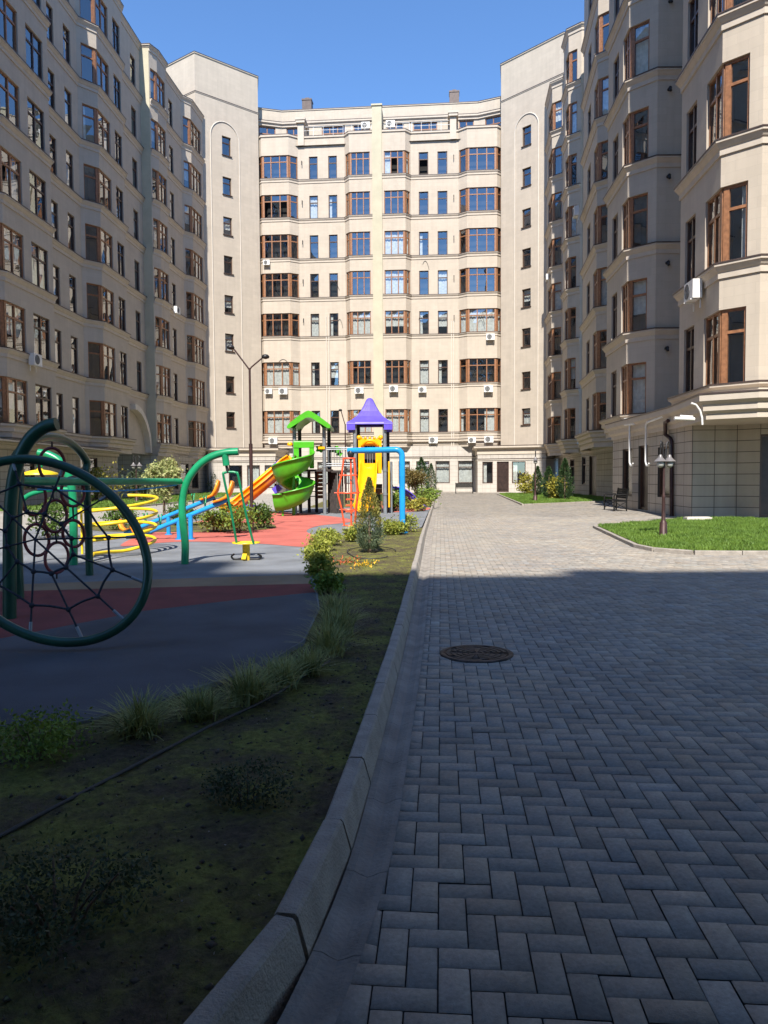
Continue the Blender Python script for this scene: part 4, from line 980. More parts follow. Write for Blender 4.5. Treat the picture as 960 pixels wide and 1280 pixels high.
def in_bed(n):
    yy = RNG.uniform(1.0, 19.2, n*3); xl = np.interp(yy, [1, 3.9, 4.4, 5.2, 6, 7.5, 9, 14, 16.5, 17.5, 18.5, 19.3], [-3.2, -2.6, -1.4, -.9, -.62, -.62, -.8, -1.4, -1.0, -.5, 0, .55])
    k = RNG.uniform(0, 1, n*3) < (kx(yy)-xl)/3.; yy, xl = yy[k][:n], xl[k][:n]; xx = xl+(kx(yy)-xl-.02)*RNG.uniform(0, 1, len(yy)); return xx, yy
xx, yy = in_bed(9000); n = len(xx); r = np.exp(RNG.normal(-5.25, .5, n)); zz = .05+.018*noise2(xx, yy, 1.3)
off = np.array([[1, 0, 0], [0, 1, 0], [-1, 0, 0], [0, -1, 0], [0, 0, .8], [0, 0, -.5]]); V = np.stack([xx, yy, zz], 1)[:, None, :]+off[None]*r[:, None, None]*RNG.uniform(.6, 1.4, (n, 6, 1))
F = np.concatenate([(np.arange(n)*6)[:, None]+np.array([q]) for q in ((0, 1, 4), (1, 2, 4), (2, 3, 4), (3, 0, 4), (1, 0, 5), (2, 1, 5), (3, 2, 5), (0, 3, 5))])
tag(np_mesh('soil_clods', V.reshape(-1, 3), F, 'clod'), 'crumbs of dark soil scattered over the mossy bed', 'soil crumbs', kind='stuff')
xx, yy = in_bed(16000); k = noise2(xx*1.3, yy*1.3, 2.2) > -.15; xx, yy = xx[k], yy[k]; n = len(xx); a = RNG.uniform(0, 6.28, n); h = RNG.uniform(.008, .026, n); d = np.stack([np.cos(a), np.sin(a)], 1)*.0016; e = RNG.normal(0, .008, (n, 2)); zz = .048+.018*noise2(xx, yy, 1.3); P = np.stack([xx, yy], 1)
V = np.stack([np.column_stack([P-d, zz]), np.column_stack([P+d, zz]), np.column_stack([P+e, zz+h])], 1).reshape(-1, 3)
tag(np_mesh('moss', V, (np.arange(n)*3)[:, None]+np.array([[0, 1, 2]]), 'moss_blade'), 'short moss and seedlings sprouting over the bed', 'moss', kind='stuff')
# hedge of clipped yellow-green bushes round the bed's far end
HB = [((410, 742), .32, .27, 'leaf_fresh', 'dark rounded bush at the bend of the bed edge, in the shade line'), ((401, 722), .36, .32, 'leaf_yellowgreen', 'half-lit rounded bush between the shaded bush and the yellow hedge'), ((397, 703), .42, .40, 'leaf_yellowgreen', 'tall yellow-green hedge bush just past the shadow line'),
      ((404, 690), .42, .38, 'leaf_yellowgreen', 'second yellow-green hedge bush past the shadow line'), ((414, 682), .36, .34, 'leaf_yellowgreen', 'yellow-green hedge bush ending the first clump'), ((439, 677), .34, .30, 'leaf_yellowgreen', 'low yellow-green bush left of the grey-green conifer'),
      ((450, 672), .36, .32, 'leaf_yellowgreen', 'yellow-green bush touching the left of the grey-green conifer'), ((488, 669), .42, .36, 'leaf_yellowgreen', 'yellow-green bush between the conifer and the blue post'), ((500, 668), .32, .30, 'leaf_yellowgreen', 'smallest yellow-green bush at the foot of the blue post'), ((512, 665), .46, .42, 'leaf_yellowgreen', 'yellow-green bush right of the blue post, next to the kerb')]
for (p, w, h, m, lb) in HB:
    x, y = gr(*p, .05); shrub('hedge_bush', x, y, w, h, m, lb, 'bush', 'hedge bushes along the bed edge', n=1100, size=.055, z=.05, clumps=18)
# shaded shrubs close by
x, y = gr(45, 948, .05); shrub('leafy_shrub', x, y, .44, .22, 'leaf_fresh', 'leafy green shrub in the shade at the left end of the row of grass tufts', n=1800, size=.024, z=.04, clumps=30)
x, y = gr(310, 1000, .05); shrub('leafy_shrub', x, y, .34, .15, 'leaf_dull', 'low grey-leaved shrub in the middle of the shaded bed', n=1700, size=.016, z=.04, clumps=26)
x, y = gr(70, 1165, .05); shrub('leafy_shrub', x, y, .55, .22, 'leaf_dull', 'sparse spreading shrub in the darkest near corner of the bed', n=3200, size=.017, z=.03, clumps=40)
# ornamental grass tufts
def tuft(x, y, r, h, label, n=230):
    r *= 1.5; h *= 1.0
    o = empty('grass_tuft', (x, y, .05), label, 'ornamental grass', 'grass tufts along the bed edge')
    V = []; F = []
    for k in range(n):
        a = random.uniform(0, 2*math.pi); lean = random.uniform(.2, 1.15); L = h*random.uniform(.7, 1.25); w = random.uniform(.004, .007)
        bx, by = x+random.gauss(0, r*.16), y+random.gauss(0, r*.16); sx, sy = -math.sin(a)*w, math.cos(a)*w; i = len(V)
        for q in range(5):
            t = q/4; rr = r*lean*(t**1.5)*1.1; zz = .04+L*(t-.42*lean*t*t); ww = 1-.85*t
            V += [(bx+rr*math.cos(a)-sx*ww, by+rr*math.sin(a)-sy*ww, zz), (bx+rr*math.cos(a)+sx*ww, by+rr*math.sin(a)+sy*ww, zz)]
            if q: F.append((i+2*q-2, i+2*q-1, i+2*q+1, i+2*q))
    np_mesh('blades', V, F, 'blade', o)
    mb = MB(); mb.lathe((x, y, .03), [(r*.3, 0), (r*.22, .02), (r*.08, .035)], 9); mb.build('root_clump', 'earth', o)
TU = [((175, 918), .17, .25, 'arching grass tuft standing alone beside the leafy shrub'), ((248, 897), .15, .20, 'low arching grass tuft, second from the leafy shrub'), ((310, 877), .19, .27, 'broad grass tuft third from the leafy shrub, where the hose begins'),
      ((352, 858), .17, .24, 'grass tuft in the middle of the row beside the hose end'), ((385, 843), .15, .22, 'small grass tuft between the broad middle tufts and the kerbward bend'), ((413, 820), .19, .32, 'tall grass tuft at the bend of the row'), ((424, 795), .19, .34, 'tallest grass tuft, just past the bend of the row'), ((420, 772), .18, .30, 'last grass tuft of the row, below the dark round bush')]
for p, r, h, lb in TU: x, y = gr(*p, .05); tuft(x, y, r, h, lb)
# conifer in the sunny bed and flowers round it
x, y = gr(462, 691, .05); conifer('conifer', x, y, .46, 1.32, 'leaf_juniper', 'grey-green conifer with a thin golden top in the sunny end of the bed', m2='leaf_juniper_gold', n=6500, size=.05, taper=.95)
for (px, py, m, lb, n) in ((435, 704, 'petal_red', 'patch of low rusty-red flowers at the foot of the conifer', 90), (455, 707, 'petal_yellow', 'patch of low yellow flowers at the foot of the conifer', 120)):
    x, y = gr(px, py, .05); o = empty('flower_patch', (x, y, .06), lb, 'flowers'); p = np.column_stack([RNG.normal(x, .11, n), RNG.normal(y, .2, n), RNG.uniform(.06, .11, n)])
    leaves('blossoms', p, .035, m, o, .7); leaves('foliage', p-np.array([0, 0, .025]), .035, 'leaf_green', o, .5)
mb = MB(); x, y = gr(464, 692, .05)
mb.tube([(x+.42*math.cos(a)*(1+.12*math.sin(3*a)), y+1.1*math.sin(a), .078) for a in np.linspace(.2, 5.6, 40)], .009, 6); tag(mb.build('drip_hose', 'hose'), 'thin dark drip hose lying in a loop round the conifer', 'hose')
# hose along the shaded bed
HP = [gr(*p, .06) for p in [(-90, 1092), (0, 1048), (100, 995), (200, 943), (260, 911), (320, 883), (350, 867), (374, 850), (398, 836), (412, 828)]]
mb = MB(); mb.tube([(a, b, .069) for i, (a, b) in enumerate(HP)], .0085, 8); tag(mb.build('irrigation_hose', 'hose'), 'dark irrigation hose running across the shaded mossy bed', 'hose')
# playground island shrubs
for (p, w, h, m, lb) in [((268, 664), .62, .55, 'leaf_fresh', 'fresh green bush below the pendulum swing handle, left of the pair'), ((298, 665), .95, .72, 'leaf_fresh', 'broad fresh green bush behind the hanging swing handle'), ((325, 660), .6, .62, 'leaf_green', 'dark green bush at the foot of the tall lamp post'), ((228, 657), .8, .6, 'leaf_green', 'green bush behind the blue seesaw posts'),
      ((152, 662), .8, .55, 'leaf_green', 'green bush behind the yellow spiral tube'), ((60, 672), .75, .8, 'leaf_green', 'green bush seen through the rope net')]:
    x, y = gr(*p, .1); shrub('leafy_shrub', x, y, w, h, m, lb, 'bush', n=1100, size=.085, z=.09, clumps=22)
# small variegated tree
def small_tree(x, y, h, cw, ch, m, label, n=2600, size=.11, base_z=.02, second=True, cat='tree'):
    o = empty('ornamental_tree', (x, y, base_z), label, cat)
    p = blob_pts((x, y, h-ch*.5), cw*.5, cw*.5, ch*.5, n, 30, .22)
    if second: p = np.concatenate([p, blob_pts((x-.1, y, h-ch*1.25), cw*.32, cw*.32, ch*.45, n//3, 12, .28)])
    leaves('crown', p, size, m, o, .5)
    mb = MB(); mb.tube([(x, y, base_z-.1), (x+.02, y, h*.35), (x-.01, y, h*.62), (x, y, h*.8)], [.05, .042, .035, .02], 8)
    for k in range(7):
        a = k*2.4; mb.tube([(x, y, h*.55+k*.05), (x+cw*.2*math.cos(a), y+cw*.2*math.sin(a), h*.68+k*.04), (x+cw*.38*math.cos(a), y+cw*.38*math.sin(a), h*.82+k*.02)], [.02, .014, .006], 5)
    mb.build('trunk', 'bark', o)
x, y = gr(205, 651, .02); small_tree(x, y, 2.0, 1.15, .82, 'leaf_variegated', 'small tree with a pale variegated crown standing before the dark passage wall')
x, y = gr(519, 632, .05); small_tree(x, y, 1.75, 1.15, .78, 'leaf_rust', 'small round-headed tree with rusty leaves beside the purple slide', second=False, n=1500)
small_tree(*at(511, 610, 42)[:2], 1.9, 1.0, .8, 'leaf_rust', 'second rusty round-headed tree half hidden behind the blue post', second=False, n=1200)
for (p, w, h, m, lb) in [((523, 640), .9, .5, 'leaf_gold', 'low golden bush at the foot of the purple slide'), ((532, 634), 1.1, .9, 'leaf_fresh', 'yellow-green bush near the end of the left kerb'), ((498, 640), .8, .8, 'leaf_fresh', 'fresh green bush between the grey post and the blue post'), ((512, 636), .8, .6, 'leaf_fresh', 'green bush under the rusty round-headed tree')]:
    x, y = gr(*p, .05); shrub('leafy_shrub', x, y, w, h, m, lb, 'bush', n=800, size=.12, z=.05)
CG = 'clipped conifers about the courtyard'
for (px, py, w, h, lb) in [(539, 615, 1.0, 2.55, 'slim dark conifer against the end block left of the bench'), (527, 622, 1.2, 2.6, 'pointed conifer behind the rusty round-headed tree'), (672, 620, .75, 2.0, 'slim conifer on the far lawn beside the globe lamp'), (686, 623, .85, 1.9, 'middle conifer of the far lawn beside the golden bush'), (706, 625, .9, 2.3, 'tallest conifer of the far lawn, nearest the right block'), (267, 617, 1.0, 2.3, 'slim conifer in the corner between the left block and its annex')]:
    x, y = gr(px, py, .05); conifer('conifer', x, y, w, h, 'leaf_conifer', lb, CG, n=2600, size=.12)
for (px, py, w, h, m, lb) in [(660, 618, 1.4, 1.5, 'leaf_gold', 'yellow bush behind the globe lamp on the far lawn'), (696, 624, .9, 1.2, 'leaf_gold', 'golden bush between two conifers of the far lawn'), (118, 627, 3.2, 2.0, 'leaf_gold', 'yellow-leaved bush against the dark passage wall'), (178, 627, 1.8, 1.9, 'leaf_dull', 'dark bush behind the distant globe lamp'), (4, 632, 2.4, 3.0, 'leaf_fresh', 'pale green bush at the foot of the left block seen through the rope net'), (30, 630, 2.0, 1.6, 'leaf_green', 'bush at the foot of the left block beside the yellow disc')]:
    x, y = gr(px, py, .05); shrub('leafy_shrub', x, y, w, h, m, lb, 'bush', n=1300, size=.19, z=.05, clumps=22)

# ================================================================== STREET FURNITURE
def manhole():
    x, y = .725, 5.83; o = empty('manhole_cover', (x, y, 0), 'round rusty cast-iron manhole cover set in the shaded paving', 'manhole cover')
    mb = MB(); mb.lathe((x, y, 0), [(.290, -.02), (.290, .009), (.252, .012), (.25, .002)], 48, caps=False); mb.build('rim', 'iron', o)
    mb = MB(); mb.lathe((x, y, 0), [(.249, -.012), (.249, .005), (.002, .005)], 48, caps=False)
    for r in (.228, .186, .143, .10, .057):
        n = max(4, int(r*26)); 
        for k in range(n):
            a0 = 2*math.pi*k/n; mb.grid([[(x+rr*math.cos(a), y+rr*math.sin(a), z) for rr, z in ((r-.016, .004), (r-.013, .012), (r+.013, .012), (r+.016, .004))] for a in np.linspace(a0, a0+2*math.pi/n*.8, 6)], smooth=False)
    mb.build('lid', 'iron', o)
manhole()
def globe_lamp(x, y, h, label, two=True, rz=0.0):
    o = empty('garden_lamp', (x, y, .03), label, 'street lamp', 'globe lamps about the courtyard')
    mb = MB(); k = h/2.2; mb.lathe((x, y, .0), [(.11*k, .02), (.105*k, .06), (.085*k, .08), (.08*k, .35), (.06*k, .38), (.045*k, .42), (.036*k, .9), (.045*k, .93), (.03*k, .97), (.022*k, 1.62*k)], 14); mb.build('post', 'brown_metal', o)
    tops = [(-.10, .0), (.14, .0)] if two else [(0, 0)]
    for j, (dx, dy) in enumerate(tops):
        ax, ay = dx*k, dy*k+(.05 if j else -.05); cx, cy = x+ax, y+ay; zl = 1.72*k
        mb = MB(); mb.tube([(x, y, 1.55*k), (x+ax*.3, y+ay*.3, 1.95*k), (x+ax*.5, y+ay*.5, 2.14*k), (x+ax*.85, y+ay*.85, 2.17*k), (cx, cy, 2.08*k), (cx, cy, zl+.13*k)], .02*k, 7); mb.build('arm', 'black_metal', o)
        sh = MB(); sh.lathe((cx, cy, zl), [(.14*k, .0), (.10*k, .035*k), (.05*k, .09*k), (.03*k, .15*k)], 18); sh.build('lamp_shade', 'lamp_lens', o)
        gb = MB(); gb.ball((cx, cy, zl-.055*k), .085*k); gb.build('globe', 'glass_globe', o)
x, y = gr(829, 673); globe_lamp(x, y, 2.2, 'garden lamp with two hooded globes standing on the near right lawn')
x, y = gr(669, 627, .05); globe_lamp(x, y, 2.9, 'single-headed garden lamp on the far lawn before the annex', two=False)
x, y = gr(171, 629, .05); globe_lamp(x, y, 2.75, 'garden lamp before the dark passage wall on the left')
def tall_lamp(x, y, h, label, arms, r=.046):
    o = empty('lamp_post', (x, y, .08), label, 'lamp post', 'tall lamp posts in the playground')
    mb = MB(); mb.tube([(x, y, .05), (x, y, h*.52)], r, 12); mb.tube([(x, y, h*.52), (x, y, h*.545)], r*1.05, 12); mb.tube([(x, y, h*.545), (x, y, h)], r*.6, 10); mb.build('pole', 'brown_metal', o)
    for (dx, dz) in arms:
        mb = MB(); mb.tube([(x, y, h-.05), (x+dx*.12, y, h+.02), (x+dx, y, h+dz)], r*.42, 8); mb.build('arm', 'brown_metal', o)
        hd = MB(); hd.lathe((x+dx*1.12, y, h+dz), [(.02, -.06), (.09, -.035), (.10, .0), (.07, .045), (.02, .06)], 16); hd.build('lamp_head', 'black_metal', o)
X, Y = gr(315, 663, .08); zf = at(315, 460, Y)[2]
tall_lamp(X, Y, zf, 'dark red lamp post with a forked top in the middle of the playground', [(-.42, .52), (.36, .28)])
p = at(431.5, 530, 39); tall_lamp(p[0], 39, p[2], 'distant dark lamp post rising between the two play towers', [(-.22, .72)], r=.055)
def make_bench(x, y, rz, label, w=1.5):
    o = empty('park_bench', (x, y, 0), label, 'bench', 'benches in the courtyard', local=True, rz=rz)
    m = MB()
    for k in range(5): m.box(-w/2, w/2, -.28+.1*k, -.20+.1*k, .42, .445)
    m.build('seat', 'bench_paint', o); m = MB()
    for k in range(5): m.beam((-w/2, .22+.015*k, .54+.08*k), (w/2, .22+.015*k, .54+.08*k), .02, .074)
    m.build('backrest', 'bench_paint', o)
    for sx in (-w/2+.03, w/2-.03):
        m = MB(); m.tube([(sx, -.27, 0), (sx, -.27, .62), (sx, -.24, .66), (sx, .2, .66)], .03, 8); m.tube([(sx, .22, 0), (sx, .22, .45), (sx, .30, .92)], .03, 8); m.tube([(sx, -.27, .40), (sx, .22, .40)], .02, 8); m.tube([(sx, -.27, .1), (sx, .22, .38)], .014, 6); m.tube([(sx, -.27, .38), (sx, .22, .1)], .014, 6)
        m.build('side_frame', 'bench_paint', o)
    return o
p0, p1 = gr(570, 617), gr(591, 617); make_bench((p0[0]+p1[0])/2, 63.2, -.08, 'black slatted bench against the sunlit end block')
make_bench(9.45, 30.3, -math.pi/2-.03, 'black iron bench with crossed side frames along the right block wall')
mb = MB(); p = gr(831, 1); 
for (px, py, w) in ((858, 651, .75),):
    x, y = gr(px, py, .05); mb = MB(); mb.box(x, x+w, y-.05, y+.25, .05, .15); mb.box(x+.04, x+w-.04, y-.02, y+.22, .15, .162); tag(mb.build('concrete_block', 'trim_pale'), 'pale concrete block lying on the lawn below the right block', 'block')

# ================================================================== PLAYGROUND
PZ = .08
def arc(c, r, a0, a1, n, plane):  # plane: function (u,v)->xyz
    return [plane(c[0]+r*math.cos(a), c[1]+r*math.sin(a)) for a in np.linspace(a0, a1, n)]
def catmull(pts, n=8):
    P = [np.array(p, float) for p in pts]; P = [2*P[0]-P[1]]+P+[2*P[-1]-P[-2]]; out = []
    for i in range(1, len(P)-2):
        for j in range(n):
            t = j/n; p0, p1, p2, p3 = P[i-1:i+3]
            out.append(tuple(.5*((2*p1)+(-p0+p2)*t+(2*p0-5*p1+4*p2-p3)*t*t+(-p0+3*p1-3*p2+p3)*t**3)))
    out.append(tuple(P[-2])); return out
# --- rope net hoop in front
def net_climber():
    o = empty('climbing_frame', (-3.6, 7.4, PZ), 'green climbing frame with a big rope net hoop, red hand rings and an overhead rail', 'climbing frame')
    Y0 = 5.82; c = np.array(at(59, 686, Y0)); k = Y0/930
    u = np.array([119*k, .08, -.03]); v = np.array([-34*k, .16, 113*k])
    hp = lambda a, r=1.0: tuple(c+r*(u*math.cos(a)+v*math.sin(a)))
    mb = MB(); mb.tube([hp(a) for a in np.linspace(0, 2*math.pi, 73)[:-1]], .037, 12, closed=True); mb.build('hoop', 'dark_green', o)
    net = MB(); cen = (-.10, .10); na = 12
    def npnt(a, r): # r from hub 0 .. hoop 1, hub shifted
        return tuple(c+u*(cen[0]*(1-r)+r*math.cos(a))+v*(cen[1]*(1-r)+r*math.sin(a)))
    AN_ = [2*math.pi*(i+.3)/na for i in range(na)]
    for q, a in enumerate(AN_): net.tube([npnt(a, .0 if q % 2 == 0 else .34), npnt(a, .98)], .008, 6)
    for r in (.34, .69):
        P = []
        for i in range(na):
            a0, a1 = AN_[i], AN_[(i+1) % na]+(2*math.pi if i == na-1 else 0)
            for t in np.linspace(0, 1, 5)[:-1]: P.append(npnt(a0+(a1-a0)*t, r*(1-.05*math.sin(math.pi*t))))
        net.tube(P, .009, 6, closed=True)
    for a in AN_:
        for r in (.34, .69):
            q = npnt(a, r); net.ball(q, .021, 8)
    net.build('rope_net', 'rope', o)
    for a in AN_:
        fe = MB(); fe.tube([npnt(a, .86), npnt(a, .97)], .013, 8); fe.build('rope_ferrule', 'grey_metal', o)
    # dark post with a curved top behind the hoop
    B = gr(12, 773, PZ); Yp = B[1]
    mb = MB(); mb.tube(catmull([(B[0], Yp, PZ)]+[at(px, py, Yp) for px, py in ((12, 700), (13, 640), (17, 600), (25, 571), (38, 548), (55, 534), (71, 530))], 5), .062, 14); mb.build('post', 'dark_green', o)
    # inverted-U arch with hand rings
    A0, A1 = gr(24, 748, PZ), gr(112, 719, PZ); zt = 1.95
    P = [(A0[0], A0[1], PZ), (A0[0], A0[1], .9), (A0[0]+.02, A0[1]+.05, 1.45)]
    for a in np.linspace(math.pi*.86, math.pi*.14, 9): P.append(((A0[0]+A1[0])/2, (A0[1]+A1[1])/2+1.10*math.cos(a), 1.40+.53*math.sin(a)))
    P += [(A1[0], A1[1]-.05, 1.45), (A1[0], A1[1], .9), (A1[0], A1[1], PZ)]
    mb = MB(); mb.tube(catmull(P, 4), .052, 12); mb.build('arch', 'dark_green', o)
    Yr = 9.9; rg = [(65, 581, 12, 21), (42, 622, 11, 22), (91, 615, 10.5, 18), (69, 645, 10.5, 20), (46, 675, 11, 20), (92, 667, 9.5, 17), (71, 697, 10.5, 19)]
    ch = MB()
    for (px, py, rx, ry) in rg:
        q = at(px, py, Yr); s = Yr/930; mb = MB(); tw = random.uniform(-.3, .3)
        mb.tube([(q[0]+rx*s*math.cos(a), Yr+.10*math.cos(a)+tw*.1*math.sin(a), q[2]+ry*s*math.sin(a)) for a in np.linspace(0, 2*math.pi, 25)[:-1]], .021, 8, closed=True); mb.build('hand_ring', 'red_ring', o)
    for (a, b) in (((65, 552), (65, 561)), ((65, 601), (67, 626)), ((44, 643), (46, 656)), ((91, 633), (92, 651)), ((69, 664), (71, 679)), ((71, 716), (71, 731)), ((52, 632), (60, 638)), ((80, 636), (86, 629)), ((55, 670), (62, 660)), ((76, 660), (84, 663))):
        ch.tube([at(*a, Yr), at(*b, Yr)], .012, 6)
    ch.build('chain', 'black_metal', o)
    # overhead rail to the pendulum arch
    Q = gr(231, 705, PZ); Yq = Q[1]
    ra, rb = (A0[0], A0[1], 1.385), (Q[0]-.05, Yq, at(226, 602, Yq)[2])
    mb = MB(); mb.tube([ra, ((ra[0]+rb[0])/2, (ra[1]+rb[1])/2, (ra[2]+rb[2])/2), rb], .05, 12); mb.build('overhead_rail', 'green_metal', o)
    mb = MB(); mb.tube([(ra[0]+(rb[0]-ra[0])*t, ra[1]+(rb[1]-ra[1])*t, ra[2]-.07-.07*math.sin(math.pi*t)) for t in np.linspace(0.1, .97, 14)], .012, 6); mb.build('blue_rope', 'blue_metal', o)
    # pendulum arch
    P = [(Q[0], Yq, PZ), at(231.5, 680, Yq), at(228.5, 650, Yq), at(228, 625, Yq), at(234, 602, Yq), at(247, 583, Yq), at(263, 571.5, Yq), at(280, 566, Yq), at(298, 564.5, Yq)]
    mb = MB(); mb.tube(catmull(P, 5), .058, 14); mb.build('post', 'green_metal', o)
    h0, h1 = at(281, 567, Yq), at(283, 582, Yq)
    mb = MB(); mb.tube([h0, h1], .052, 12); mb.build('hanger', 'green_metal', o)
    mb = MB(); mb.tube([h1, at(285, 591, Yq)], .022, 8); mb.build('swivel', 'black_metal', o)
    mb = MB(); mb.tube(catmull([at(296, 680, Yq+.35), at(289, 640, Yq+.15), at(279.5, 596, Yq), at(281, 591, Yq), at(288, 590, Yq), at(295, 591, Yq), at(298, 596, Yq), at(307, 640, Yq+.15), at(317, 680, Yq+.35)], 6), .019, 8); mb.build('swing_handle', 'green_metal', o)
    # second post behind with an arm and a yellow disc
    W = gr(92, 706, PZ); Yw = W[1]
    mb = MB(); mb.tube(catmull([(W[0], Yw, PZ), at(92, 660, Yw), at(91, 620, Yw), at(86, 596, Yw), at(76, 578, Yw), at(62, 569, Yw), at(48, 566, Yw)], 5), .062, 12); mb.build('post', 'green_metal', o)
    mb = MB(); mb.tube([at(50, 566, Yw), at(50, 584, Yw)], .045, 10); mb.build('hanger', 'green_metal', o)
    d = at(50, 592, Yw); mb = MB(); mb.lathe((d[0], Yw, d[2]), [(.265, -.02), (.26, .01), (.15, .045), (.05, .06), (.03, .09)], 22); mb.build('yellow_disc', 'yellow_metal', o)
    mb = MB(); mb.tube(catmull([at(90, 612, Yw), at(72, 612, Yw), at(52, 614, Yw), at(32, 622, Yw), at(24, 640, Yw), (at(24, 640, Yw)[0], Yw, PZ)], 5), .04, 10); mb.build('side_rail', 'green_metal', o)
net_climber()
def balance_plate():
    x, y = gr(308, 700, PZ); o = empty('balance_plate', (x, y, PZ), 'yellow stepping plate on a short stand under the hanging green handle', 'stepping plate')
    mb = MB(); mb.lathe((x, y, .375), [(.225, -.02), (.225, 0), (.02, .012)], 20); mb.build('plate', 'yellow_metal', o)
    mb = MB(); mb.tube([(x, y, PZ), (x, y, .36)], .06, 10); mb.beam((x-.02, y-.14, PZ+.02), (x, y, .25), .07, .03); mb.build('stand', 'yellow_metal', o)
    mb = MB()
    for s in (-1, 1): mb.tube(catmull([(x+.05*s, y, PZ+.012), (x+.2*s, y+.02, PZ+.014), (x+.24*s, y, PZ+.06), (x+.19*s, y-.03, PZ+.10)], 4), .016, 7)
    mb.build('foot_bar', 'black_metal', o)
balance_plate()
def spiral_tube():
    x, y = -4.75, 13.3; o = empty('spiral_rail', (x, y, PZ), 'yellow tube bent into a tilted climbing spiral behind the rope net', 'climbing spiral')
    P = [(x+.12, y-1.55, PZ), (x+.12, y-1.5, .22)]
    for t in np.linspace(0, 1, 70):
        a = -1.1+t*2*math.pi*3.45; r = .60+.06*t; P.append((x+r*math.cos(a), y+r*1.25*math.sin(a), .20+.86*t+.05*math.sin(a+.6)))
    mb = MB(); mb.tube(catmull(P, 2), .029, 10); mb.build('rail', 'yellow_metal', o)
    mb = MB()
    for a in (3.3,): mb.tube([(x+.62*math.cos(a), y+.85*math.sin(a), PZ), (x+.62*math.cos(a), y+.85*math.sin(a), .9)], .022, 8)
    mb.build('support', 'yellow_metal', o)
spiral_tube()
def seesaw(Y, pa, pb, posts, label, lowseat):
    a, b = at(*pa, Y), at(*pb, Y); o = empty('seesaw', ((a[0]+b[0])/2, Y, PZ), label, 'seesaw', 'blue seesaws')
    A, B = Vector(a), Vector(b); d = (B-A).normalized()
    mb = MB(); mb.tube([A, B], .052, 12); mb.build('beam', 'blue_metal', o)
    for (px, dy) in posts:
        q = gr(px, 678, PZ); x = (px-480)*Y/930; mb = MB()
        t = (x-A.x)/(B.x-A.x); zt = A.z+(B.z-A.z)*t
        mb.tube([(x, Y+dy, PZ), (x, Y+dy, zt+.02)], .05, 10); mb.lathe((x, Y+dy, PZ), [(.09, 0), (.09, .02)], 12); mb.build('post', 'blue_metal', o)
    for e, s in ((B, 1), (A, -1)):
        st = MB(); c = e-d*.12*s
        prof = []
        for (q, zz, w) in ((-.24, .10, .12), (-.05, .08, .18), (.08, .09, .18), (.15, .17, .18), (.20, .30, .16), (.21, .38, .10)):
            p = c+d*q*s; prof.append([(p.x, p.y-w, p.z+zz), (p.x, p.y+w, p.z+zz), (p.x+.045*s, p.y+w*.9, p.z+zz-.035), (p.x+.045*s, p.y-w*.9, p.z+zz-.035)])
        st.grid(prof, closed=True, caps=True); st.build('seat', 'orange_plastic', o)
        hb = MB(); p = c-d*.42*s; hb.tube(catmull([(p.x, p.y-.15, p.z+.24), (p.x, p.y-.10, p.z+.27), (p.x, p.y, p.z+.05), (p.x, p.y+.10, p.z+.27), (p.x, p.y+.15, p.z+.24)], 4), .014, 7); hb.build('handlebar', 'green_metal', o)
        ft = MB(); p = c+d*.1*s; ft.tube([(p.x, p.y, p.z), (p.x+.06*s, p.y, p.z-.2)], .035, 8); ft.build('bumper', 'black_metal', o)
seesaw(17.6, (156, 667), (268, 621.5), [(210, 0)], 'blue seesaw with orange seats, the farther of the parallel pair', 1)
seesaw(16.2, (172, 671), (285, 624.5), [(223, 0), (238, -.02)], 'blue seesaw with orange seats, the nearer of the parallel pair', 1)

# --- the two-tower play structure
def trough(mb, path, w, dep, up=(0, 0, 1), mi=0, lip=.04, n=9, thick=.03, hi=None):
    P = [Vector(p) for p in path]; rings = []
    for i, p in enumerate(P):
        t = (P[min(i+1, len(P)-1)]-P[max(i-1, 0)]).normalized(); sd = t.cross(Vector(up)).normalized(); uu = sd.cross(t).normalized(); r = []
        for k in range(n):
            a = math.pi*(1-k/(n-1)); ex = 0
            if hi and math.cos(a) < 0: ex = hi*math.cos(a)**2
            r.append(p+sd*(w/2*math.cos(a))+uu*(dep*(1-math.sin(a))**1.0*1.0+ex))
        r.append(r[-1]+sd*lip); r.append(r[-1]-uu*.07); 
        for k in range(n-1, -1, -1):
            a = math.pi*(1-k/(n-1)); ex = hi*math.cos(a)**2 if hi and math.cos(a) < 0 else 0
            r.append(p+sd*((w/2+thick)*math.cos(a))+uu*(dep*(1-math.sin(a))-thick*math.sin(a)+ex-.02))
        r.append(r[0]-sd*lip-uu*.07); r.append(r[0]-sd*lip); rings.append(r)
    mb.grid(rings, closed=True, caps=True, mi=mi)
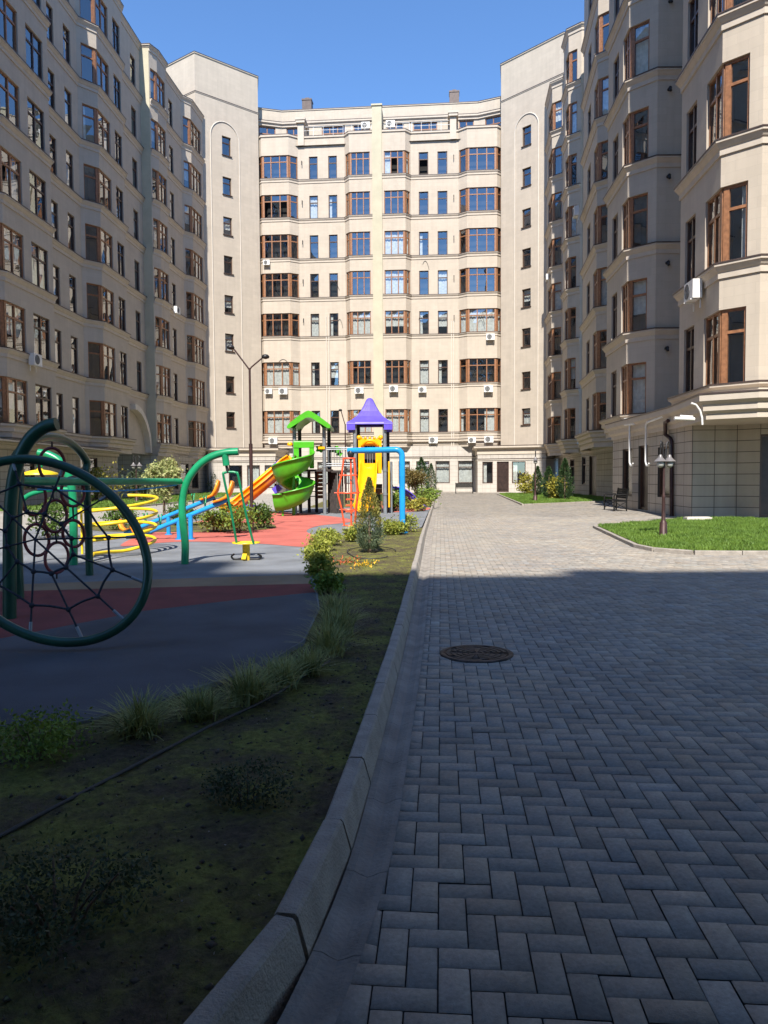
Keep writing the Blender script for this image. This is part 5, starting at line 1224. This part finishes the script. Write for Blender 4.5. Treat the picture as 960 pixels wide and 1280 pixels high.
def play_structure():
    o = empty('play_structure', (-1.6, 28, PZ), 'two-tower play structure with a green roof, a purple bell roof and several slides', 'play structure')
    Y1 = 27.8; s1 = Y1/930
    X = lambda px, Y=Y1: (px-480)*Y/930
    def part(nm, m, mb): return mb.build(nm, m, o)
    # posts of the green tower
    gp = [(369, 27.4), (406, 27.4), (375.5, 28.6), (412, 28.6)]
    for i, (px, Y) in enumerate(gp):
        mb = MB(); mb.tube([(X(px, Y), Y, PZ), (X(px, Y), Y, at(px, 533, Y)[2])], .068, 12); part('post', 'grey_metal' if i < 2 else 'dark_board', mb)
        mb = MB()
        for z in (1.15, 1.78, 2.55): mb.lathe((X(px, Y), Y, z), [(.082, 0), (.082, .06)], 12)
        part('clamp', 'grey_metal', mb)
    # green gable roof with an arched opening
    mb = MB(); xc = X(389.5); Yf, Yb = 27.0, 29.0; ze, zp = at(389, 536, Y1)[2], at(389, 515.5, Y1)[2]
    hw = .78
    def prof_top():
        return [(-hw, ze+.06), (-hw*.86, ze+.18), (-hw*.45, ze+.42), (-.1, zp-.03), (0, zp), (.1, zp-.03), (hw*.45, ze+.42), (hw*.86, ze+.18), (hw, ze+.06)]
    top = prof_top(); bot = [(hw, ze-.03), (hw*.62, ze-.01), (hw*.52, ze+.12), (hw*.36, ze+.26), (hw*.15, ze+.345), (0, ze+.36), (-hw*.15, ze+.345), (-hw*.36, ze+.26), (-hw*.52, ze+.12), (-hw*.62, ze-.01), (-hw, ze-.03)]
    ring = top+bot
    mb.grid([[(xc+a, Yf, z) for a, z in ring], [(xc+a*1.02, (Yf+Yb)/2, z+.01) for a, z in ring], [(xc+a, Yb, z) for a, z in ring]], closed=True, caps=False, smooth=False)
    nt_ = len(top)
    for Yy in (Yf, Yb):
        L = len(ring)
        # end walls between roof line and arch
        for i in range(nt_-1):
            a, b = top[i], top[i+1]
            ba = np.interp(a[0], [q[0] for q in bot[::-1]], [q[1] for q in bot[::-1]]); bb = np.interp(b[0], [q[0] for q in bot[::-1]], [q[1] for q in bot[::-1]])
            mb.face([(xc+a[0], Yy, a[1]), (xc+b[0], Yy, b[1]), (xc+b[0], Yy, bb), (xc+a[0], Yy, ba)])
    part('gable_roof', 'green_plastic', mb)
    # decks
    zd = 1.72
    mb = MB(); mb.box(X(366), X(415), 27.35, 28.7, zd-.08, zd); mb.box(X(414), X(446), 27.5, 28.6, zd-.12, zd-.04); mb.box(X(443), X(485), 27.4, 28.7, zd-.02, zd+.06); part('deck', 'dark_board', mb)
    # bridge rails
    mb = MB()
    for z in (zd+.12, zd+.2, 2.44, 2.50):
        mb.tube([(X(404), 27.42, z), (X(446), 27.42, z)], .022, 8)
    for px in np.linspace(409, 443, 11): mb.tube([(X(px), 27.42, zd+.12), (X(px), 27.42, 2.47)], .012, 6)
    part('bridge_railing', 'grey_metal', mb)
    # dark plank walls below
    mb = MB()
    for i, px in enumerate(np.linspace(412, 428, 8)): mb.box(X(px)-.032, X(px)+.032, 27.6+.12*abs(i-4), 27.66+.12*abs(i-4), PZ, zd-.1+.03*(i % 3))
    part('plank_screen', 'dark_board', mb)
    mb = MB()
    for i in range(7): z = .62+.155*i; mb.box(X(394.5), X(404), 28.5, 28.56, z, z+.125)
    part('plank_ladder', 'brown_board', mb)
    mb = MB()
    for px in (384, 393.5): mb.tube([(X(px), 28.55, PZ), (X(px), 28.55, zd)], .06, 10)
    part('deck_support', 'dark_board', mb)
    # grey/black lattice between
    mb = MB()
    for z in np.linspace(.7, 1.6, 6): mb.tube([(X(376), 28.6, z), (X(394), 28.55, z)], .02, 6)
    part('rung', 'black_metal', mb)
    # green leaf panels
    def leafpanel(cx, cz, w, h, Y):
        mb = MB(); P = []
        for k in range(24):
            a = 2*math.pi*k/24; r = 1+.22*math.cos(5*a); P.append((cx+w*r*math.cos(a), cz+h*r*math.sin(a)))
        fr = [(x, Y, z) for x, z in P]; bk = [(x, Y+.03, z) for x, z in P]; mb.face(fr); mb.face(bk[::-1])
        for k in range(24): j = (k+1) % 24; mb.face([fr[j], fr[k], bk[k], bk[j]])
        part('leaf_panel', 'green_plastic', mb)
    q = at(400, 561, 28.3); leafpanel(q[0], q[2], .15, .13, 28.3)
    q = at(419, 562, 28.9); leafpanel(q[0], q[2], .22, .13, 28.9); q = at(424, 567, 29.0); leafpanel(q[0], q[2], .13, .1, 29.0)
    # spiral slide
    hx, hy = X(373), 26.35; path = []
    for t in np.linspace(0, 1, 64):
        a = R(38)-t*R(505); r = .42; path.append((hx+r*math.cos(a), hy+r*math.sin(a), 1.86-1.5*t))
    path = [(hx+.30, hy+.95, 1.88)]+path+[(path[-1][0]-.24, path[-1][1]+.03, .31), (path[-1][0]-.46, path[-1][1]+.07, .30)]
    mb = MB(); trough(mb, path, .56, .38, hi=.18); part('spiral_slide', 'green_plastic', mb)
    mb = MB(); mb.tube([(hx, hy, PZ), (hx, hy, 2.15)], .06, 12); mb.tube([(hx-.35, hy-.3, PZ), (hx-.35, hy-.3, .35)], .04, 8); part('slide_pole', 'green_plastic', mb)
    mb = MB(); za = at(380, 552, 27.0)[2]; x0, x1 = X(368, 27), X(393, 27)
    mb.grid([[(x0, 26.98, z0), (x0+.18, 26.98, z0), (x0+.18, 27.1, z0), (x0, 27.1, z0)] for z0 in np.linspace(1.6, za-.02, 6)], closed=True, caps=True, smooth=False)
    mb.grid([[(x1-.16, 26.98, z0), (x1, 26.98, z0), (x1, 27.1, z0), (x1-.16, 27.1, z0)] for z0 in np.linspace(1.75, za-.02, 6)], closed=True, caps=True, smooth=False)
    mb.box(x0-.004, x1+.004, 26.96, 27.12, za-.22, za-.02); mb.tube([(x0, 27.04, za-.02), (x1, 27.04, za-.02)], .05, 10); part('slide_entry', 'green_plastic', mb)
    mb = MB(); mb.lathe((X(365.5), 27.3, at(365, 555, 27.3)[2]), [(.09, -.06), (.11, 0), (.05, .07)], 10); mb.box(X(400), X(408), 27.28, 27.4, at(404, 560, 27.3)[2]-.04, at(404, 560, 27.3)[2]+.05); part('bracket', 'yellow_plastic', mb)
    # straight slides to the left: yellow channel over an orange one with purple joints
    S = [at(366, 577, 28.2), at(350, 588, 28.2), at(325, 609, 28.0), at(303, 627, 27.9), at(288, 637, 27.8), at(277, 640, 27.8)]
    mb = MB(); trough(mb, catmull(S, 5), .60, .30); part('straight_slide', 'yellow_plastic', mb)
    S2 = [tuple(np.array(p)+np.array([.12, -.62, -.20])) for p in S[:-1]]
    mb = MB(); trough(mb, catmull(S2, 5), .56, .30); part('straight_slide', 'orange_plastic', mb)
    for (a, b, dz) in (((352, 577), (342, 585), .0), ((318, 606), (307, 615), .0)):
        pa_, pb_ = Vector(at(*a, 28.2)), Vector(at(*b, 28.2)); mb = MB(); mb.beam(pa_, pb_, .62, .17); part('slide_joint', 'purple_plastic', mb)
    for (a, b) in (((351, 608), (343, 614)), ((318, 630), (306, 638))):
        pa_, pb_ = Vector(at(*a, 27.2)), Vector(at(*b, 27.2)); mb = MB(); mb.beam(pa_, pb_, .5, .22); part('slide_joint', 'purple_plastic', mb)
    mb = MB(); q = at(312, 640, 27.9); mb.tube([(q[0], 27.9, PZ), (q[0], 27.9, .62)], .04, 8); q = at(345, 640, 27.9); mb.tube([(q[0], 27.9, PZ), (q[0], 27.9, 1.2)], .04, 8); part('slide_leg', 'black_metal', mb)
    # purple tower
    pp = [(444.5, 27.4), (481.5, 27.4), (448.5, 28.7), (485, 28.7)]
    for i, (px, Y) in enumerate(pp):
        mb = MB(); mb.tube([(X(px, Y), Y, PZ), (X(px, Y), Y, at(px, 531, Y)[2])], .075, 12); part('post', 'grey_metal' if i < 2 else 'dark_board', mb)
        mb = MB()
        for z in (.75, 1.62, 2.45): mb.lathe((X(px, Y), Y, z), [(.09, 0), (.09, .07)], 12)
        part('clamp', 'grey_metal', mb)
    xc, yc = X(463), 28.05; ze, zp = at(463, 530, 27.4)[2], at(463, 497.5, 28.0)[2]
    prof = [(1.0, 0), (.98, .06), (.80, .14), (.60, .30), (.42, .50), (.27, .72), (.17, .90), (.12, .97), (.05, 1.0)]
    mb = MB(); rings = []
    hw = .84
    for (r, h) in prof:
        ring = []
        for k in range(24):
            a = 2*math.pi*k/24+math.pi/4; ca, sa = math.cos(a), math.sin(a); q = 1/max(abs(ca), abs(sa)); q = 1+(q-1)*min(1, r*1.3)
            rib = 1+.05*(1 if k % 3 == 0 else 0)*(1-r)
            ring.append((xc+hw*r*ca*q*rib, yc+hw*r*sa*q*rib, ze+(zp-ze)*h))
        rings.append(ring)
    mb.grid(rings, closed=True, smooth=False); mb.face(rings[-1])
    under = [(p[0], p[1], p[2]-.02) for p in rings[0]]; inn = [(xc+(p[0]-xc)*.9, yc+(p[1]-yc)*.9, p[2]+.02) for p in rings[0]]
    mb.grid([rings[0], under, inn], closed=True, smooth=False)
    for sx in (-1, 1):
        for sy in (-1, 1):
            cx, cy = xc+sx*(hw-.16), yc+sy*(hw-.16); mb.obox((cx, cy), (1, 0), .155, .155, ze-.22, ze+.05)
    part('bell_roof', 'purple_plastic', mb)
    # yellow hooded panel and slide
    zb = at(462, 583, 27.3)[2]; zt = at(462, 548, 27.3)[2]; xl, xr = X(448.5, 27.3), X(477.5, 27.3); ol, orr = X(456, 27.3), X(470, 27.3); o0, o1 = at(462, 579, 27.3)[2], at(462, 557, 27.3)[2]
    mb = MB(); mb.box(xl, ol, 27.24, 27.34, zb-.25, zt); mb.box(orr, xr, 27.24, 27.34, zb-.25, zt); mb.box(ol+.002, orr-.002, 27.242, 27.338, o1, zt-.03); mb.box(ol+.002, orr-.002, 27.242, 27.338, zb-.25, o0)
    mb.tube(catmull([(xl+.13, 27.20, o1+.02), ((xl+xr)/2-.1, 27.1, o1+.16), ((xl+xr)/2+.1, 27.1, o1+.16), (xr-.13, 27.20, o1+.02)], 5), .055, 10)
    for k in range(5): mb.ball((xl+.10+(xr-xl-.2)*k/4, 27.27, zt+.01), .055, 10)
    for xx in (xl+.03, xr-.03): mb.ball((xx, 27.27, zt+.03), .09, 10)
    part('slide_hood', 'yellow_plastic', mb)
    mb = MB()
    for px in (460, 463, 466): mb.tube([(X(px, 27.45), 27.45, o0-.02), (X(px, 27.45), 27.45, o1)], .014, 6)
    part('safety_bar', 'grey_metal', mb)
    S = [(X(462), 27.35, 1.83), (X(461.5), 27.0, 1.66), (X(459.5, 26.2), 26.2, 1.10), (X(457, 25.5), 25.5, .60), (X(455, 25.0), 25.0, .36), (X(453.5, 24.6), 24.6, .30)]
    mb = MB(); trough(mb, catmull(S, 6), .58, .24); part('short_slide', 'yellow_plastic', mb)
    mb = MB(); mb.tube([(X(455, 25), 25.0, PZ), (X(455, 25), 25.0, .34)], .05, 8); part('slide_leg', 'black_metal', mb)
    mb = MB(); mb.box(X(470), X(477), 27.5, 27.56, at(473, 592, 27.5)[2], at(473, 583, 27.5)[2]); mb.box(X(485.5), X(487.5), 27.5, 28.4, .3, 2.0); part('side_panel', 'yellow_plastic', mb)
    # brown and green barrel panel
    for i, (mm, z0, z1) in enumerate((('dark_board', 1.0, 1.16), ('brown_board', .78, .995), ('leaf_conifer', .52, .775), ('brown_board', .30, .515), ('dark_board', PZ, .295))):
        mb = MB(); mb.box(X(467), X(478), 27.9, 28.0, z0, z1); part('board_panel', mm, mb)
    mb = MB(); mb.tube([(X(488.5, 28), 28.0, PZ), (X(488.5, 28), 28.0, at(488, 577, 28)[2])], .075, 12); part('post', 'grey_metal', mb)
    S = [at(491, 612, 29.5), at(499, 614, 29.6), at(510, 621, 29.9), at(519, 630, 30.1), at(527, 636.5, 30.3)]
    mb = MB(); trough(mb, catmull(S, 5), .36, .14); part('small_slide', 'purple_plastic', mb)
    mb = MB(); mb.box(X(452), X(480), 28.0, 28.04, 1.75, 2.62)
    part('back_panel', 'dark_board', mb)
    # white picket bars behind the red ladder
    mb = MB()
    for px in np.linspace(436, 446, 5): mb.tube([(X(px, 28.8), 28.8, .45), (X(px, 28.8), 28.8, 1.55)], .018, 6)
    part('picket_bar', 'white_metal', mb)
    mb = MB()
    for i in range(4): mb.box(X(432), X(447), 27.7+.25*i, 27.9+.25*i, .12+.22*i, .17+.22*i)
    part('step', 'red_metal', mb)
play_structure()
def blue_spinner():
    x, y = gr(503, 666, PZ); o = empty('spinner_frame', (x, y, PZ), 'blue angled post holding a turning red ladder cage beside the purple tower', 'spinner frame')
    zt = at(503, 562, y)[2]; xl = at(434, 562, y)[0]
    mb = MB(); mb.tube([(x, y, PZ), (x, y, zt-.15)]+[(x-.15+.15*math.cos(a), y, zt-.15+.15*math.sin(a)) for a in np.linspace(.2, math.pi/2, 6)]+[(xl, y+.5, zt)], .072, 14); mb.build('post', 'blue_metal', o)
    mb = MB(); mb.lathe((x, y, PZ), [(.14, 0), (.14, .03), (.08, .05)], 16); mb.build('base_plate', 'blue_metal', o)
    cx, cy = at(438.5, 570, y+.45)[0], y+.45
    mb = MB(); mb.lathe((cx, cy, zt-.24), [(.03, 0), (.07, .1), (.09, .18), (.05, .24)], 12); mb.tube([(cx, cy, PZ), (cx, cy, PZ+.12)], .03, 8)
    for s in (-1, 1): mb.tube(catmull([(cx, cy, PZ+.04), (cx+.18*s, cy+.05, PZ+.03), (cx+.22*s, cy-.02, PZ+.07)], 4), .016, 6)
    mb.build('bearing', 'black_metal', o)
    z = lambda py: at(438, py, cy)[2]; k = cy/930; prof = [(7, 573), (9.5, 594), (13.5, 616), (9.5, 637), (7, 657)]
    mb = MB()
    for j in range(3):
        a = j*2*math.pi/3+math.pi; mb.tube([(cx+w*k*1.25*math.cos(a), cy+w*k*1.25*math.sin(a), z(py)) for w, py in prof], .022, 8)
    mb.build('cage_bar', 'red_metal', o)
    mb = MB()
    for w, py in prof:
        P = [(cx+w*k*1.25*math.cos(j*2*math.pi/3+math.pi), cy+w*k*1.25*math.sin(j*2*math.pi/3+math.pi), z(py)) for j in range(3)]
        mb.tube(P+[P[0]], .018, 7)
        for q in P: mb.tube([(cx, cy, z(py)), (cx+(q[0]-cx)*1.25, cy+(q[1]-cy)*1.25, z(py))], .014, 6)
    mb.tube([(cx, cy, z(573)), (cx, cy, z(660))], .022, 8); mb.build('rung', 'red_metal', o)
blue_spinner()

# ================================================================== LIGHT, SKY, CAMERA
EL, SX = R(48), -.095
az = math.atan2(SX, -1.0)            # direction towards the sun, measured from +Y clockwise in plan
sun_dir = Vector((SX, -1, 0)).normalized()*math.cos(EL)+Vector((0, 0, math.sin(EL)))
L = bpy.data.lights.new('sun', 'SUN'); L.energy = 4.05; L.angle = R(.53); L.color = (1.0, .945, .86)
lo = bpy.data.objects.new('sun', L); COL.objects.link(lo); lo.rotation_euler = sun_dir.to_track_quat('Z', 'Y').to_euler()
w = bpy.data.worlds.new('World'); SC.world = w; w.use_nodes = True; nt = w.node_tree
sky = nt.nodes.new('ShaderNodeTexSky'); sky.sky_type = 'NISHITA'; sky.sun_disc = False; sky.sun_elevation = EL
sky.sun_rotation = math.atan2(sun_dir.x, sun_dir.y); sky.altitude = 200; sky.air_density = 1.0; sky.dust_density = 0.0; sky.ozone_density = 3.0
bg = nt.nodes['Background']; bg.inputs['Strength'].default_value = .100
tint = nt.nodes.new('ShaderNodeVectorMath'); tint.operation = 'MULTIPLY'; tint.inputs[1].default_value = (.74, .96, 1.17)
nt.links.new(sky.outputs[0], tint.inputs[0]); nt.links.new(tint.outputs[0], bg.inputs['Color'])
cam = bpy.data.cameras.new('camera'); co = bpy.data.objects.new('camera', cam); COL.objects.link(co)
cam.sensor_fit = 'VERTICAL'; cam.sensor_height = 36; cam.lens = FPX/1280*36; cam.clip_end = 2000; cam.clip_start = .05
rt, up, fw = Vector((1, 0, 0)), Vector((0, _s, _c)), Vector((0, _c, -_s))
r_ = rt*_cp-up*_sp; u_ = rt*_sp+up*_cp
M = Matrix((r_, u_, -fw)).transposed().to_4x4(); M.translation = (0, 0, CAMH); co.matrix_world = M
SC.camera = co
vs = SC.view_settings; vs.view_transform = 'Standard'; vs.look = 'None'; vs.exposure = 1.1; vs.gamma = 1.0; vs.use_curve_mapping = False
SC.cycles.max_bounces = 9; SC.cycles.diffuse_bounces = 6; SC.cycles.glossy_bounces = 3; SC.cycles.transparent_max_bounces = 10
SC.cycles.use_denoising = True; SC.cycles.sample_clamp_indirect = 6; SC.cycles.caustics_reflective = False; SC.cycles.caustics_refractive = False
